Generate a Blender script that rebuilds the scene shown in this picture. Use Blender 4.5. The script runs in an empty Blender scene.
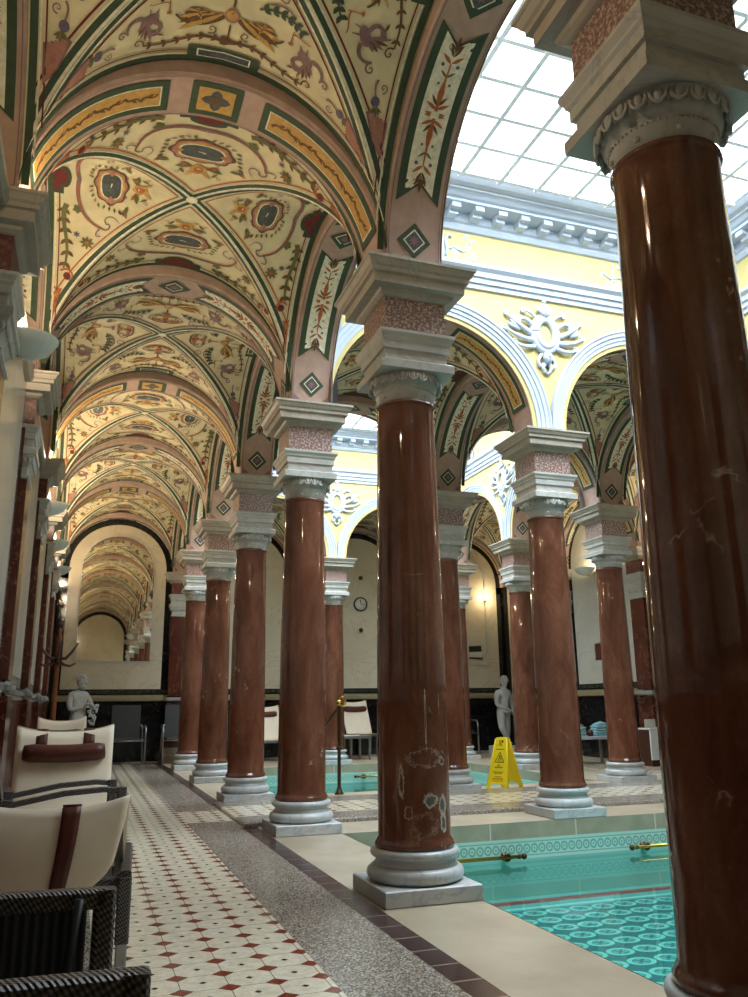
import bpy, bmesh, math, random
from mathutils import Vector, Matrix
random.seed(7)
sin, cos, pi, sqrt = math.sin, math.cos, math.pi, math.sqrt
SC = bpy.context.scene
COL = SC.collection
# ------------------------------------------------------------------ camera
CR = (0.943635, -0.330803, -0.01104); CU = (-0.071567, -0.236488, 0.968995); CF = (0.323157, 0.913588, 0.246833)
cd = bpy.data.cameras.new('camera')
cam = bpy.data.objects.new('camera', cd); COL.objects.link(cam)
cd.sensor_fit = 'VERTICAL'; cd.sensor_height = 36.0; cd.lens = 812.54/997*36.0
cd.clip_start = 0.02; cd.clip_end = 200
m = Matrix(((CR[0], CU[0], -CF[0], 0), (CR[1], CU[1], -CF[1], 0), (CR[2], CU[2], -CF[2], 1.0), (0, 0, 0, 1)))
cam.matrix_world = m
SC.camera = cam
SC.view_settings.view_transform = 'Standard'; SC.view_settings.look = 'None'
SC.view_settings.exposure = 1.02; SC.view_settings.gamma = 1.0
try: SC.view_settings.use_curve_mapping = False
except Exception: pass
# ------------------------------------------------------------------ grid
S = 2.513
def GX(n): return 1.80 + S*n
def GY(k): return 1.967 + S*k
XL, XR, YF, YB = GX(-1), GX(3), GY(-1), GY(6)      # wall planes: left, right, front (behind camera), back
SPR = 3.654                                         # springing height of every arch
PH = 0.193                                          # half a pier
RS = S/2 - PH                                       # soffit radius
# ------------------------------------------------------------------ daylight
SKY_Z = 6.06
w = bpy.data.worlds.new('world'); SC.world = w; w.use_nodes = True
bg = w.node_tree.nodes['Background']; bg.inputs[0].default_value = (0.80, 0.90, 1.0, 1); bg.inputs[1].default_value = 0.9
def area(name, loc, sx, sy, power, color, rot=(0, 0, 0)):
    l = bpy.data.lights.new(name, 'AREA'); l.shape = 'RECTANGLE'; l.size = sx; l.size_y = sy
    l.energy = power; l.color = color
    o = bpy.data.objects.new(name, l); COL.objects.link(o); o.location = loc; o.rotation_euler = rot
    return o
for (cy) in (GY(1), GY(4)):
    area('overcast_daylight', (GX(1), cy, SKY_Z+0.5), 4.6, 4.6, 640, (0.93, 0.97, 1.0))
# warm wall lamps are built with their bowls further down
LAMPW = 26
# ------------------------------------------------------------------ materials
def C(r, g, b):
    f = lambda c: (c/255/12.92) if c/255 <= .04045 else ((c/255+.055)/1.055)**2.4
    return (f(r), f(g), f(b), 1)
class N:
    def __init__(s, name, rough=.5, col=(200, 200, 200), metal=0, spec=.5, coat=0):
        s.m = bpy.data.materials.new(name); s.m.use_nodes = True
        s.t = s.m.node_tree; s.b = s.t.nodes['Principled BSDF']
        s.b.inputs['Roughness'].default_value = rough; s.b.inputs['Base Color'].default_value = C(*col)
        s.b.inputs['Metallic'].default_value = metal; s.b.inputs['Specular IOR Level'].default_value = spec
        s.b.inputs['Coat Weight'].default_value = coat
        s._tc = None
    def n(s, t, **k):
        x = s.t.nodes.new(t)
        for a, b in k.items(): setattr(x, a, b)
        return x
    def l(s, a, b): s.t.links.new(a, b)
    def co(s):
        if not s._tc: s._tc = s.n('ShaderNodeTexCoord')
        return s._tc.outputs['Object']
    def pos(s):
        g = s.n('ShaderNodeNewGeometry'); return g.outputs['Position']
    def noise(s, scale, detail=4, rough=.55, dist=0, vec=None, sc3=None):
        x = s.n('ShaderNodeTexNoise'); x.inputs['Scale'].default_value = scale; x.inputs['Detail'].default_value = detail
        x.inputs['Roughness'].default_value = rough; x.inputs['Distortion'].default_value = dist
        v = vec or s.co()
        if sc3:
            mp = s.n('ShaderNodeMapping'); mp.inputs['Scale'].default_value = sc3; s.l(v, mp.inputs[0]); v = mp.outputs[0]
        s.l(v, x.inputs['Vector']); return x.outputs['Fac']
    def vor(s, scale, feature='F1', vec=None, out='Distance'):
        x = s.n('ShaderNodeTexVoronoi', feature=feature); x.inputs['Scale'].default_value = scale
        s.l(vec or s.co(), x.inputs['Vector']); return x.outputs[out]
    def ramp(s, fac, stops, interp='LINEAR'):
        r = s.n('ShaderNodeValToRGB'); r.color_ramp.interpolation = interp
        e = r.color_ramp.elements
        while len(e) < len(stops): e.new(.5)
        for i, (p_, c_) in enumerate(stops): e[i].position = p_; e[i].color = c_ if len(c_) == 4 else C(*c_)
        s.l(fac, r.inputs[0]); return r.outputs[0]
    def math(s, op, a, b=None, c=None):
        x = s.n('ShaderNodeMath', operation=op)
        for i, v in enumerate((a, b, c)):
            if v is None: continue
            if isinstance(v, (int, float)): x.inputs[i].default_value = v
            else: s.l(v, x.inputs[i])
        return x.outputs[0]
    def mix(s, f, a, b, mode='MIX'):
        x = s.n('ShaderNodeMix', data_type='RGBA', blend_type=mode)
        for i, v in ((0, f), (6, a), (7, b)):
            if isinstance(v, (int, float)): x.inputs[i].default_value = v
            elif isinstance(v, tuple): x.inputs[i].default_value = v if len(v) == 4 else C(*v)
            else: s.l(v, x.inputs[i])
        return x.outputs[2]
    def xyz(s, v=None):
        x = s.n('ShaderNodeSeparateXYZ'); s.l(v or s.co(), x.inputs[0]); return x.outputs
    def bump(s, h, strength=.3, dist=.01):
        x = s.n('ShaderNodeBump'); x.inputs['Strength'].default_value = strength; x.inputs['Distance'].default_value = dist
        s.l(h, x.inputs['Height']); s.l(x.outputs[0], s.b.inputs['Normal'])
    def col(s, c): s.l(c, s.b.inputs['Base Color'])
M = {}
def flat(name, rgb, rough=.6, metal=0, var=.08, spec=.4, vs=30):
    a = N(name, rough, rgb, metal, spec)
    if var:
        d = tuple(max(0, int(c*(1-var))) for c in rgb); h = tuple(min(255, int(c*(1+var))) for c in rgb)
        a.col(a.ramp(a.noise(vs), [(.3, d), (.7, h)]))
    M[name] = a.m; return a
def marble(name, base, vein, rough=.25, scale=2.0, dark=None, vw=.03, spec=.5):
    a = N(name, rough, base, 0, spec)
    n1 = a.noise(scale, 8, .6, 1.2)
    v = a.math('ABSOLUTE', a.math('SUBTRACT', n1, .5))
    n2 = a.noise(scale*.6, 3)
    dk = dark or tuple(int(c*.86) for c in base)
    c1 = a.ramp(n2, [(.3, dk), (.65, base)])
    c2 = a.mix(a.ramp(v, [(0, (255, 255, 255)), (vw, (0, 0, 0))]), c1, C(*vein))
    a.col(c2); M[name] = a.m; return a
marble('white_marble', (200, 202, 200), (170, 174, 176), .3, 3)
marble('stone_capital', (190, 188, 180), (168, 166, 158), .45, 3)
marble('impost_stone', (176, 166, 150), (156, 146, 130), .5, 3)
marble('cream_marble', (208, 196, 170), (184, 168, 142), .2, 1.1, (184, 172, 148), .012)
marble('pale_marble', (200, 197, 184), (180, 174, 160), .2, .9, (176, 173, 160), .012)
marble('grey_marble', (160, 160, 152), (110, 108, 100), .15, 1.2, (128, 130, 126), .02)
marble('black_marble', (22, 24, 25), (60, 62, 60), .12, 3, (12, 13, 14), .01)
marble('green_stone', (44, 52, 44), (90, 96, 80), .2, 6, (28, 34, 30), .02)
marble('statue_marble', (196, 196, 190), (170, 170, 165), .5, 3, None, .01)
marble('brown_marble', (92, 44, 30), (150, 100, 80), .18, 2.2, (60, 26, 18), .006)
# polished red column marble
def shaft_mat(name, special=None):
    a = N(name, .2, (100, 48, 36), 0, .5); a.b.inputs['Coat Weight'].default_value = .25; a.b.inputs['Coat Roughness'].default_value = .08
    oi = a.n('ShaderNodeObjectInfo'); ad = a.n('ShaderNodeVectorMath', operation='ADD')
    cm = a.n('ShaderNodeCombineXYZ'); r10 = a.math('MULTIPLY', oi.outputs['Random'], 37.0)
    for i in range(3): a.l(r10, cm.inputs[i])
    a.l(a.co(), ad.inputs[0]); a.l(cm.outputs[0], ad.inputs[1]); v = ad.outputs[0]
    n1 = a.noise(5, 6, .65, .6, v, (1, 1, .35)); n2 = a.noise(60, 4, .7, 0, v)
    c1 = a.ramp(n1, [(.25, (74, 42, 30)), (.5, (110, 68, 50)), (.78, (140, 94, 74))])
    c2 = a.mix(a.ramp(n2, [(.35, (0, 0, 0)), (.75, (150, 150, 150))]), c1, (74, 30, 20))
    ve = a.math('ABSOLUTE', a.math('SUBTRACT', a.noise(1.3, 5, .62, .5, v), .5))
    gate = a.ramp(a.noise(3.0, 3, .6, 0, v), [(.62, (0, 0, 0)), (.68, (255, 255, 255))])
    vm = a.math('MULTIPLY', a.ramp(ve, [(0, (255, 255, 255)), (.006, (0, 0, 0))]), gate)
    c3 = a.mix(vm, c2, (186, 160, 146))
    if special:
        x, y, z = a.xyz()
        wob = a.math('MULTIPLY', a.math('SUBTRACT', a.noise(26, 6, .8), .5), .30)
        # brecciated patches, part of this stone, in the lowest metre on the camera side
        def blob(px, py, pz, rx, rz):
            dx = a.math('DIVIDE', a.math('SUBTRACT', x, px), rx); dy = a.math('DIVIDE', a.math('SUBTRACT', y, py), rx*1.4)
            dz = a.math('DIVIDE', a.math('SUBTRACT', z, pz), rz)
            s2 = a.math('ADD', a.math('ADD', a.math('MULTIPLY', dx, dx), a.math('MULTIPLY', dy, dy)), a.math('MULTIPLY', dz, dz))
            return a.math('ADD', a.math('SQRT', s2), a.math('MULTIPLY', wob, 9))
        res = None
        for b in special:
            d = blob(*b[:5]); ring = a.ramp(a.math('ABSOLUTE', a.math('SUBTRACT', d, 1.0)), [(0, (255, 255, 255)), (b[5], (0, 0, 0))])
            inner = a.math('MULTIPLY', a.math('LESS_THAN', d, .95), b[6])
            c3 = a.mix(inner, c3, (96, 96, 84)); c3 = a.mix(ring, c3, (196, 184, 172))
    a.col(c3); a.l(a.ramp(n2, [(.3, (40, 40, 40)), (.8, (80, 80, 80))]), a.b.inputs['Roughness']); M[name] = a.m
shaft_mat('shaft_marble')
shaft_mat('fractured_shaft_marble', [(.02, -.19, .50, .035, .03, .30, 1), (.095, -.17, .47, .022, .045, .30, 1), (.10, -.17, .38, .018, .04, .35, 1), (-.10, -.17, .44, .02, .03, .12, 0),
                                     (-.13, -.15, .60, .012, .07, .30, 0), (.0, -.2, .72, .09, .045, .07, 0), (.10, -.17, .70, .02, .02, .2, 0), (-.02, -.19, .37, .07, .06, .03, 0), (.0, -.2, .93, .004, .13, .4, 0), (.09, -.17, .98, .003, .08, .8, 0)])
a = N('breccia', .35, (120, 80, 70)); vv = a.vor(42, 'DISTANCE_TO_EDGE'); n2 = a.noise(55, 4, .7)
a.col(a.mix(a.ramp(n2, [(.48, (0, 0, 0)), (.60, (255, 255, 255))]), (124, 88, 80), (196, 180, 168))); M['breccia'] = a.m
a = N('breccia_red', .35, (120, 80, 70)); n2 = a.noise(26, 6, .8)
a.col(a.mix(a.ramp(n2, [(.50, (0, 0, 0)), (.62, (200, 200, 200))]), (92, 38, 26), (160, 110, 88))); M['breccia_red'] = a.m
# floor stones
a = N('terrazzo', .22, (130, 122, 114)); n1 = a.vor(150, 'F1', None, 'Color'); nn = a.n('ShaderNodeRGBToBW'); a.l(n1, nn.inputs[0])
a.col(a.mix(a.ramp(a.noise(2.5), [(.3, (0, 0, 0)), (.7, (110, 110, 110))]), a.ramp(nn.outputs[0], [(.2, (92, 84, 72)), (.5, (132, 122, 108)), (.85, (196, 188, 174))]), (112, 102, 90)))
M['terrazzo'] = a.m
a = N('beige_stone', .35, (182, 168, 146)); a.col(a.ramp(a.noise(2.2, 6, .6), [(.3, (158, 144, 120)), (.7, (188, 174, 150))])); M['beige_stone'] = a.m
a = N('dark_tile', .22, (60, 40, 40)); x, y, z = a.xyz(a.pos())
f = a.math('ABSOLUTE', a.math('SUBTRACT', a.math('FRACT', a.math('DIVIDE', y, .205)), .5))
base = a.ramp(a.noise(30, 6, .75), [(.35, (44, 26, 28)), (.6, (70, 48, 46)), (.8, (120, 100, 92))])
a.col(a.mix(a.math('GREATER_THAN', f, .475), base, (140, 130, 120))); M['dark_tile'] = a.m
def tilemat(name, ox, oy, P=.175, Q=.1695):
    a = N(name, .16, (215, 208, 188)); x, y, z = a.xyz(a.pos())
    fx = a.math('SUBTRACT', a.math('FRACT', a.math('ADD', a.math('DIVIDE', a.math('SUBTRACT', x, ox), P), 100.5)), .5)
    fy = a.math('SUBTRACT', a.math('FRACT', a.math('ADD', a.math('DIVIDE', a.math('SUBTRACT', y, oy), Q), 100.5)), .5)
    ax = a.math('ABSOLUTE', fx); ay = a.math('ABSOLUTE', fy)
    dia = a.math('ADD', a.math('DIVIDE', ax, .245), a.math('DIVIDE', ay, .225))
    red = a.math('LESS_THAN', dia, 1.0)
    g1 = a.math('LESS_THAN', ax, .011); g2 = a.math('LESS_THAN', ay, .011); g3 = a.math('MULTIPLY', a.math('GREATER_THAN', dia, 1.0), a.math('LESS_THAN', dia, 1.07))
    gr = a.math('MAXIMUM', a.math('MAXIMUM', g1, g2), g3)
    bx = a.math('SUBTRACT', .5, ax); by = a.math('SUBTRACT', .5, ay)
    nz = a.math('MULTIPLY', a.noise(120, 2), .03)
    dd = a.math('ADD', a.math('ADD', a.math('ABSOLUTE', bx), a.math('ABSOLUTE', by)), nz)
    blk = a.math('LESS_THAN', dd, .105)
    cream = a.ramp(a.noise(22, 6, .7), [(.35, (204, 194, 168)), (.6, (232, 222, 198))])
    pale = a.math('MULTIPLY', a.math('LESS_THAN', a.noise(60, 5, .8), .40), .35)
    cream = a.mix(pale, cream, (150, 146, 130))
    c = a.mix(gr, cream, (120, 110, 96)); c = a.mix(red, c, a.ramp(a.noise(40, 5), [(.3, (112, 42, 28)), (.7, (140, 60, 42))])); c = a.mix(blk, c, (40, 36, 34))
    a.col(c); M[name] = a.m
tilemat('encaustic_tile', .594, 3.323)
a = N('pool_rim', .4, (160, 156, 132)); x, y, z = a.xyz(a.pos())
fx = a.math('ABSOLUTE', a.math('SUBTRACT', a.math('FRACT', a.math('DIVIDE', x, .85)), .5)); fy = a.math('ABSOLUTE', a.math('SUBTRACT', a.math('FRACT', a.math('DIVIDE', y, .85)), .5))
a.col(a.mix(a.math('GREATER_THAN', a.math('MAXIMUM', fx, fy), .492), a.ramp(a.noise(4, 5), [(.3, (146, 142, 118)), (.7, (172, 166, 142))]), (206, 200, 184))); M['pool_rim'] = a.m
# mosaic band at water line
a = N('pool_mosaic', .2, (150, 205, 190)); x, y, z = a.xyz(a.pos())
h = a.math('ADD', x, y)
fx = a.math('SUBTRACT', a.math('FRACT', a.math('DIVIDE', h, .075)), .5); fz = a.math('DIVIDE', a.math('ADD', z, .215), .085)
d = a.math('SQRT', a.math('ADD', a.math('MULTIPLY', fx, fx), a.math('MULTIPLY', a.math('MULTIPLY', fz, fz), 1.0)))
ring = a.math('MULTIPLY', a.math('GREATER_THAN', d, .28), a.math('LESS_THAN', d, .47)); dot = a.math('LESS_THAN', d, .12)
inb = a.math('LESS_THAN', a.math('ABSOLUTE', fz), .52)
ln = a.math('MULTIPLY', a.math('GREATER_THAN', a.math('ABSOLUTE', fz), .58), a.math('LESS_THAN', a.math('ABSOLUTE', fz), .68))
msk = a.math('MAXIMUM', a.math('MULTIPLY', inb, a.math('MAXIMUM', ring, dot)), ln)
g4 = a.math('GREATER_THAN', a.math('ABSOLUTE', fz), .95)
a.col(a.mix(g4, a.mix(msk, (178, 216, 200), (116, 178, 168)), (128, 192, 180))); M['pool_mosaic'] = a.m
def poolfloor(name, y1):
    a = N(name, .3, (60, 170, 175)); x, y, z = a.xyz(a.pos())
    fx = a.math('SUBTRACT', a.math('FRACT', a.math('DIVIDE', a.math('SUBTRACT', x, .035), .21)), .5); fy = a.math('SUBTRACT', a.math('FRACT', a.math('DIVIDE', a.math('SUBTRACT', y, .1), .222)), .5)
    d = a.math('SQRT', a.math('ADD', a.math('MULTIPLY', a.math('MULTIPLY', fx, fx), 1.0), a.math('MULTIPLY', a.math('MULTIPLY', fy, fy), 1.7)))
    ring = a.math('MULTIPLY', a.math('GREATER_THAN', d, .30), a.math('LESS_THAN', d, .47)); cr = a.math('MULTIPLY', a.math('LESS_THAN', d, .26), a.math('GREATER_THAN', a.math('ABSOLUTE', a.math('SUBTRACT', a.math('ABSOLUTE', fx), a.math('ABSOLUTE', fy))), .07))
    lnk = a.math('LESS_THAN', a.math('ABSOLUTE', fx), .05)
    k = a.math('MAXIMUM', a.math('MULTIPLY', ring, 1), a.math('MULTIPLY', cr, .6))
    c = a.mix(k, (52, 122, 122), (140, 220, 206))
    e = a.math('SUBTRACT', y1, y)
    c = a.mix(a.math('LESS_THAN', e, .42), c, (104, 182, 174)); c = a.mix(a.math('MULTIPLY', a.math('GREATER_THAN', e, .33), a.math('LESS_THAN', e, .38)), c, (170, 236, 226))
    c = a.mix(a.math('MULTIPLY', a.math('LESS_THAN', e, .22), a.math('GREATER_THAN', e, .10)), c, (170, 50, 50))
    a.col(c); M[name] = a.m
poolfloor('pool_floor_tiles', 6.72); poolfloor('pool_floor_tiles_far', 14.26)
a = N('water', .02, (200, 240, 235)); t = a.t; t.nodes.remove(a.b)
out = [q for q in t.nodes if q.type == 'OUTPUT_MATERIAL'][0]
gl = a.n('ShaderNodeBsdfGlossy'); gl.inputs['Roughness'].default_value = .03; tr = a.n('ShaderNodeBsdfTransparent'); tr.inputs[0].default_value = (.80, .955, .93, 1)
fr = a.n('ShaderNodeFresnel'); fr.inputs[0].default_value = 1.33; mx = a.n('ShaderNodeMixShader')
bp = a.n('ShaderNodeBump'); bp.inputs['Strength'].default_value = .05; bp.inputs['Distance'].default_value = .02
a.l(a.noise(3, 3, .5), bp.inputs['Height']); a.l(bp.outputs[0], gl.inputs['Normal'])
a.l(fr.outputs[0], mx.inputs[0]); a.l(tr.outputs[0], mx.inputs[1]); a.l(gl.outputs[0], mx.inputs[2]); a.l(mx.outputs[0], out.inputs[0]); M['water'] = a.m
# skylight glass: mostly clear, a little diffusing
a = N('skylight_glass', .3, (225, 238, 245)); t = a.t; out = [q for q in t.nodes if q.type == 'OUTPUT_MATERIAL'][0]
tr = a.n('ShaderNodeBsdfTransparent'); x, y, z = a.xyz(a.pos())
cell = a.n('ShaderNodeTexWhiteNoise', noise_dimensions='2D'); cm = a.n('ShaderNodeCombineXYZ')
a.l(a.math('FLOOR', a.math('DIVIDE', a.math('SUBTRACT', x, 3.17), .423)), cm.inputs[0]); a.l(a.math('FLOOR', a.math('DIVIDE', a.math('SUBTRACT', y, 6.25), .40)), cm.inputs[1])
a.l(cm.outputs[0], cell.inputs['Vector'])
a.l(a.ramp(cell.outputs[0], [(0, (200, 214, 228)), (.5, (228, 238, 246)), (1, (250, 252, 255))]), tr.inputs[0])
df = a.n('ShaderNodeBsdfTranslucent'); df.inputs[0].default_value = (.8, .9, .95, 1); mx = a.n('ShaderNodeMixShader'); mx.inputs[0].default_value = .12
a.l(tr.outputs[0], mx.inputs[1]); a.l(df.outputs[0], mx.inputs[2]); a.l(mx.outputs[0], out.inputs[0]); M['skylight_glass'] = a.m
# paints
flat('rose_plaster', (176, 148, 132), .7, 0, .06, vs=12); flat('cream_paint', (214, 200, 160), .75, 0, .05, vs=6)
flat('green_paint', (58, 74, 52), .7); flat('dark_green_paint', (26, 44, 32), .7); flat('oxblood_paint', (104, 34, 28), .7)
flat('brown_paint', (104, 72, 44), .75); flat('ochre_paint', (190, 148, 78), .7); flat('mauve_paint', (132, 100, 100), .75)
flat('slate_paint', (74, 78, 76), .7, 0, .2, vs=50); flat('ivory_paint', (226, 218, 192), .7); flat('rust_paint', (172, 96, 54), .75)
flat('olive_paint', (100, 100, 58), .75); flat('plum_paint', (96, 88, 112), .75); flat('shell_paint', (166, 116, 100), .75)
flat('yellow_wall', (204, 186, 124), .8, 0, .03, vs=3); flat('white_plaster', (182, 191, 204), .7, 0, .02, vs=5)
flat('black_metal', (30, 30, 32), .4, 0, 0); flat('bronze', (84, 66, 44), .35, .8, 0); flat('brass', (190, 160, 84), .25, 1, 0)
flat('steel', (160, 160, 160), .3, 1, 0); flat('glazing_bar', (222, 230, 240), .6, 0, 0); flat('gold_rail', (150, 140, 106), .3, .1, .06)
flat('leather', (84, 40, 28), .45, 0, .12); flat('charcoal_fabric', (58, 58, 56), .6, 0, .06); flat('white_towel', (226, 228, 226), .9, 0, .03)
flat('blue_towel', (150, 200, 208), .9, 0, .05); flat('sign_yellow', (242, 214, 20), .5, 0, .02); flat('sign_black', (60, 52, 10), .6, 0, 0); flat('sign_red', (190, 96, 20), .6, 0, 0)
flat('dark_wood', (70, 38, 24), .4, 0, .2); flat('rack_wood', (120, 66, 28), .35, 0, .2); flat('frosted_glass', (206, 214, 210), .45, 0, .02); flat('clock_face', (205, 200, 182), .4, 0, 0)
flat('iron', (24, 22, 22), .5, 0, 0); flat('skin_red', (120, 60, 60), .8, 0, 0)
a = N('canvas', .85, (214, 200, 176)); a.col(a.ramp(a.noise(5, 5), [(.3, (232, 216, 190)), (.7, (242, 228, 204))]))
wv = a.noise(500, 2); a.bump(wv, .25, .001); M['canvas'] = a.m
a = N('wicker', .38, (60, 50, 42)); x, y, z = a.xyz()
u_ = a.math('MULTIPLY', a.math('ADD', x, y), 2*pi/.016); v_ = a.math('MULTIPLY', a.math('ADD', z, a.math('MULTIPLY', a.math('SUBTRACT', x, y), .5)), 2*pi/.016)
wv = a.math('MULTIPLY', a.math('SINE', u_), a.math('SINE', v_)); wv2 = a.math('ADD', a.math('MULTIPLY', wv, .5), .5)
a.col(a.ramp(wv2, [(.1, (26, 22, 20)), (.55, (70, 60, 50)), (.95, (110, 98, 84))])); a.bump(wv2, .9, .006); M['wicker'] = a.m
a = N('woven_panel', .6, (26, 26, 26)); x, y, z = a.xyz()
wv = a.math('ADD', a.math('MULTIPLY', a.math('SINE', a.math('MULTIPLY', a.math('ADD', x, y), 2*pi/.022)), .5), .5)
a.col(a.ramp(wv, [(.2, (10, 10, 11)), (.9, (44, 46, 46))])); a.bump(wv, .6, .005); M['woven_panel'] = a.m
a = N('mirror', .02, (232, 228, 214), 1); a.b.inputs['Roughness'].default_value = .015; a.bump(a.noise(1.6, 2), .03, .01); M['mirror'] = a.m
a = N('lamp_glow', .5, (255, 220, 160)); a.b.inputs['Emission Color'].default_value = (1, .82, .52, 1); a.b.inputs['Emission Strength'].default_value = 9; M['lamp_glow'] = a.m
# ------------------------------------------------------------------ mesh builder
class MB:
    def __init__(s, mats): s.v = []; s.f = []; s.mi = []; s.mats = mats; s.cur = 0; s.sm = []
    def use(s, name):
        if name not in s.mats: s.mats.append(name)
        s.cur = s.mats.index(name); return s
    def add(s, vs, fs, smooth=False):
        o = len(s.v); s.v += [tuple(q) for q in vs]
        for f in fs: s.f.append([i+o for i in f]); s.mi.append(s.cur); s.sm.append(smooth)
        return s
    def box(s, x0, x1, y0, y1, z0, z1, mt=None, bev=0):
        b = bev
        if b:
            c = [(x0+b, y0+b, z0), (x1-b, y0+b, z0), (x1-b, y1-b, z0), (x0+b, y1-b, z0), (x0, y0, z0+b), (x1, y0, z0+b), (x1, y1, z0+b), (x0, y1, z0+b),
                 (x0, y0, z1-b), (x1, y0, z1-b), (x1, y1, z1-b), (x0, y1, z1-b), (x0+b, y0+b, z1), (x1-b, y0+b, z1), (x1-b, y1-b, z1), (x0+b, y1-b, z1)]
            f = [(3, 2, 1, 0), (12, 13, 14, 15)]
            for r in (0, 4, 8): f += [(r+i, r+(i+1) % 4, r+4+(i+1) % 4, r+4+i) for i in range(4)]
        else:
            c = [(x0, y0, z0), (x1, y0, z0), (x1, y1, z0), (x0, y1, z0), (x0, y0, z1), (x1, y0, z1), (x1, y1, z1), (x0, y1, z1)]
            f = [(3, 2, 1, 0), (4, 5, 6, 7), (0, 1, 5, 4), (1, 2, 6, 5), (2, 3, 7, 6), (3, 0, 4, 7)]
        if mt: c = [mt @ Vector(q) for q in c]
        return s.add(c, f)
    def lathe(s, prof, seg=32, c=(0, 0), mt=None, smooth=True, caps=True):
        vs = []
        for r, z in prof:
            for i in range(seg):
                t = 2*pi*i/seg; vs.append(Vector((c[0]+r*cos(t), c[1]+r*sin(t), z)))
        fs = [(j*seg+i, j*seg+(i+1) % seg, (j+1)*seg+(i+1) % seg, (j+1)*seg+i) for j in range(len(prof)-1) for i in range(seg)]
        if mt: vs = [mt @ q for q in vs]
        s.add(vs, fs, smooth)
        if caps:
            n = len(vs); s.add(vs[:seg], [tuple(range(seg-1, -1, -1))]); s.add(vs[-seg:], [tuple(range(seg))])
        return s
    def sq(s, prof, sx=1, sy=1, cx=0, cy=0, caps=True):
        """square rings (half, z); sx, sy may shrink a side: used for half pilasters"""
        vs = []
        for h, z in prof: vs += [(cx-h, cy-h, z), (cx+h, cy-h, z), (cx+h, cy+h, z), (cx-h, cy+h, z)]
        fs = [(j*4+i, j*4+(i+1) % 4, (j+1)*4+(i+1) % 4, (j+1)*4+i) for j in range(len(prof)-1) for i in range(4)]
        if caps: fs += [(3, 2, 1, 0), tuple(len(vs)-4+i for i in range(4))]
        return s.add(vs, fs)
    def tube(s, pts, r, seg=8, smooth=True, caps=True):
        pts = [Vector(q) for q in pts]; n = len(pts); rr = r if isinstance(r, (list, tuple)) else [r]*n
        vs = []; up = Vector((0, 0, 1)); pu = None
        for i, q in enumerate(pts):
            t = (pts[min(i+1, n-1)]-pts[max(i-1, 0)]).normalized()
            if pu is None:
                a_ = up if abs(t.z) < .9 else Vector((1, 0, 0)); u = t.cross(a_).normalized()
            else: u = (pu - t*pu.dot(t)).normalized()
            pu = u; v = t.cross(u)
            for k in range(seg):
                g = 2*pi*k/seg; vs.append(q+(u*cos(g)+v*sin(g))*rr[i])
        fs = [(j*seg+i, j*seg+(i+1) % seg, (j+1)*seg+(i+1) % seg, (j+1)*seg+i) for j in range(n-1) for i in range(seg)]
        if caps: fs += [tuple(range(seg-1, -1, -1)), tuple((n-1)*seg+i for i in range(seg))]
        return s.add(vs, fs, smooth)
    def ball(s, c, rx, ry=None, rz=None, seg=12, rings=7, rot=None):
        ry = ry or rx; rz = rz or rx; vs = []; c = Vector(c)
        for j in range(rings+1):
            p_ = pi*j/rings - pi/2
            for i in range(seg):
                t = 2*pi*i/seg; q = Vector((rx*cos(p_)*cos(t), ry*cos(p_)*sin(t), rz*sin(p_)))
                if rot: q = rot @ q
                vs.append(c+q)
        fs = [(j*seg+i, j*seg+(i+1) % seg, (j+1)*seg+(i+1) % seg, (j+1)*seg+i) for j in range(rings) for i in range(seg)]
        return s.add(vs, fs, True)
    def mesh(s, name):
        me = bpy.data.meshes.new(name); me.from_pydata(s.v, [], s.f)
        for n_ in s.mats: me.materials.append(M[n_])
        me.polygons.foreach_set('material_index', s.mi); me.polygons.foreach_set('use_smooth', s.sm)
        me.update(); return me
    def build(s, name, parent=None, loc=None, rz=0, kind=None):
        return link(name, s.mesh(name), parent, loc, rz, kind)
def link(name, me, parent=None, loc=None, rz=0, kind=None):
    o = bpy.data.objects.new(name, me); COL.objects.link(o)
    if parent: o.parent = parent
    if loc: o.location = loc
    if rz: o.rotation_euler = (0, 0, rz)
    if kind: o['kind'] = kind
    return o
def tag(o, label, cat, group=None):
    o['label'] = label; o['category'] = cat
    if group: o['group'] = group
    return o
def thing(name, label, cat, loc=(0, 0, 0), rz=0, group=None):
    o = bpy.data.objects.new(name, None); COL.objects.link(o); o.location = loc; o.rotation_euler = (0, 0, rz); o.empty_display_size = .1
    return tag(o, label, cat, group)
def copy_tree(o, parent=None):
    c = o.copy(); COL.objects.link(c); c.parent = parent
    for ch in list(o.children): copy_tree(ch, c)
    return c
# ================================================================== LARGE STRUCTURE
ZC = 3.70                                            # centre of the arch curves (slightly stilted above the imposts)
RO = S/2
EPS = .004
# ---- floor
fl = MB(['beige_stone'])
PX0, PX1 = 2.07, GX(2)-.27
POOLS = [(PX0, PX1, 2.24, 6.72), (PX0, PX1, 9.78, 14.26)]
def slab(mb, x0, x1, y0, y1, z=0, t=.2): mb.box(x0, x1, y0, y1, z-t, z)
slab(fl, XL, PX0, YF, YB); slab(fl, PX1, XR, YF, YB); slab(fl, PX0, PX1, YF, 2.24); slab(fl, PX0, PX1, 6.72, 9.78); slab(fl, PX0, PX1, 14.26, YB)
fl.build('floor', kind='structure')
f2 = MB(['encaustic_tile'])
f2.box(.12, .965, YF, YB-.3, 0, .004)
f2.box(XR-1.67, XR-.83, YF, YB-.3, 0, .004)
f2.box(.965, 1.40, 7.83, 8.65, 0, .004)
f2.build('floor_tiles', kind='structure')
f3 = MB(['terrazzo'])
for (y0, y1) in ((YF, 7.83), (8.65, 16.2)):
    f3.box(.965, 1.375, y0, y1, 0, .0035)
f3.box(XL+.05, .12, YF, YB-.3, 0, .0035)
f3.build('floor_terrazzo', kind='structure')
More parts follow.
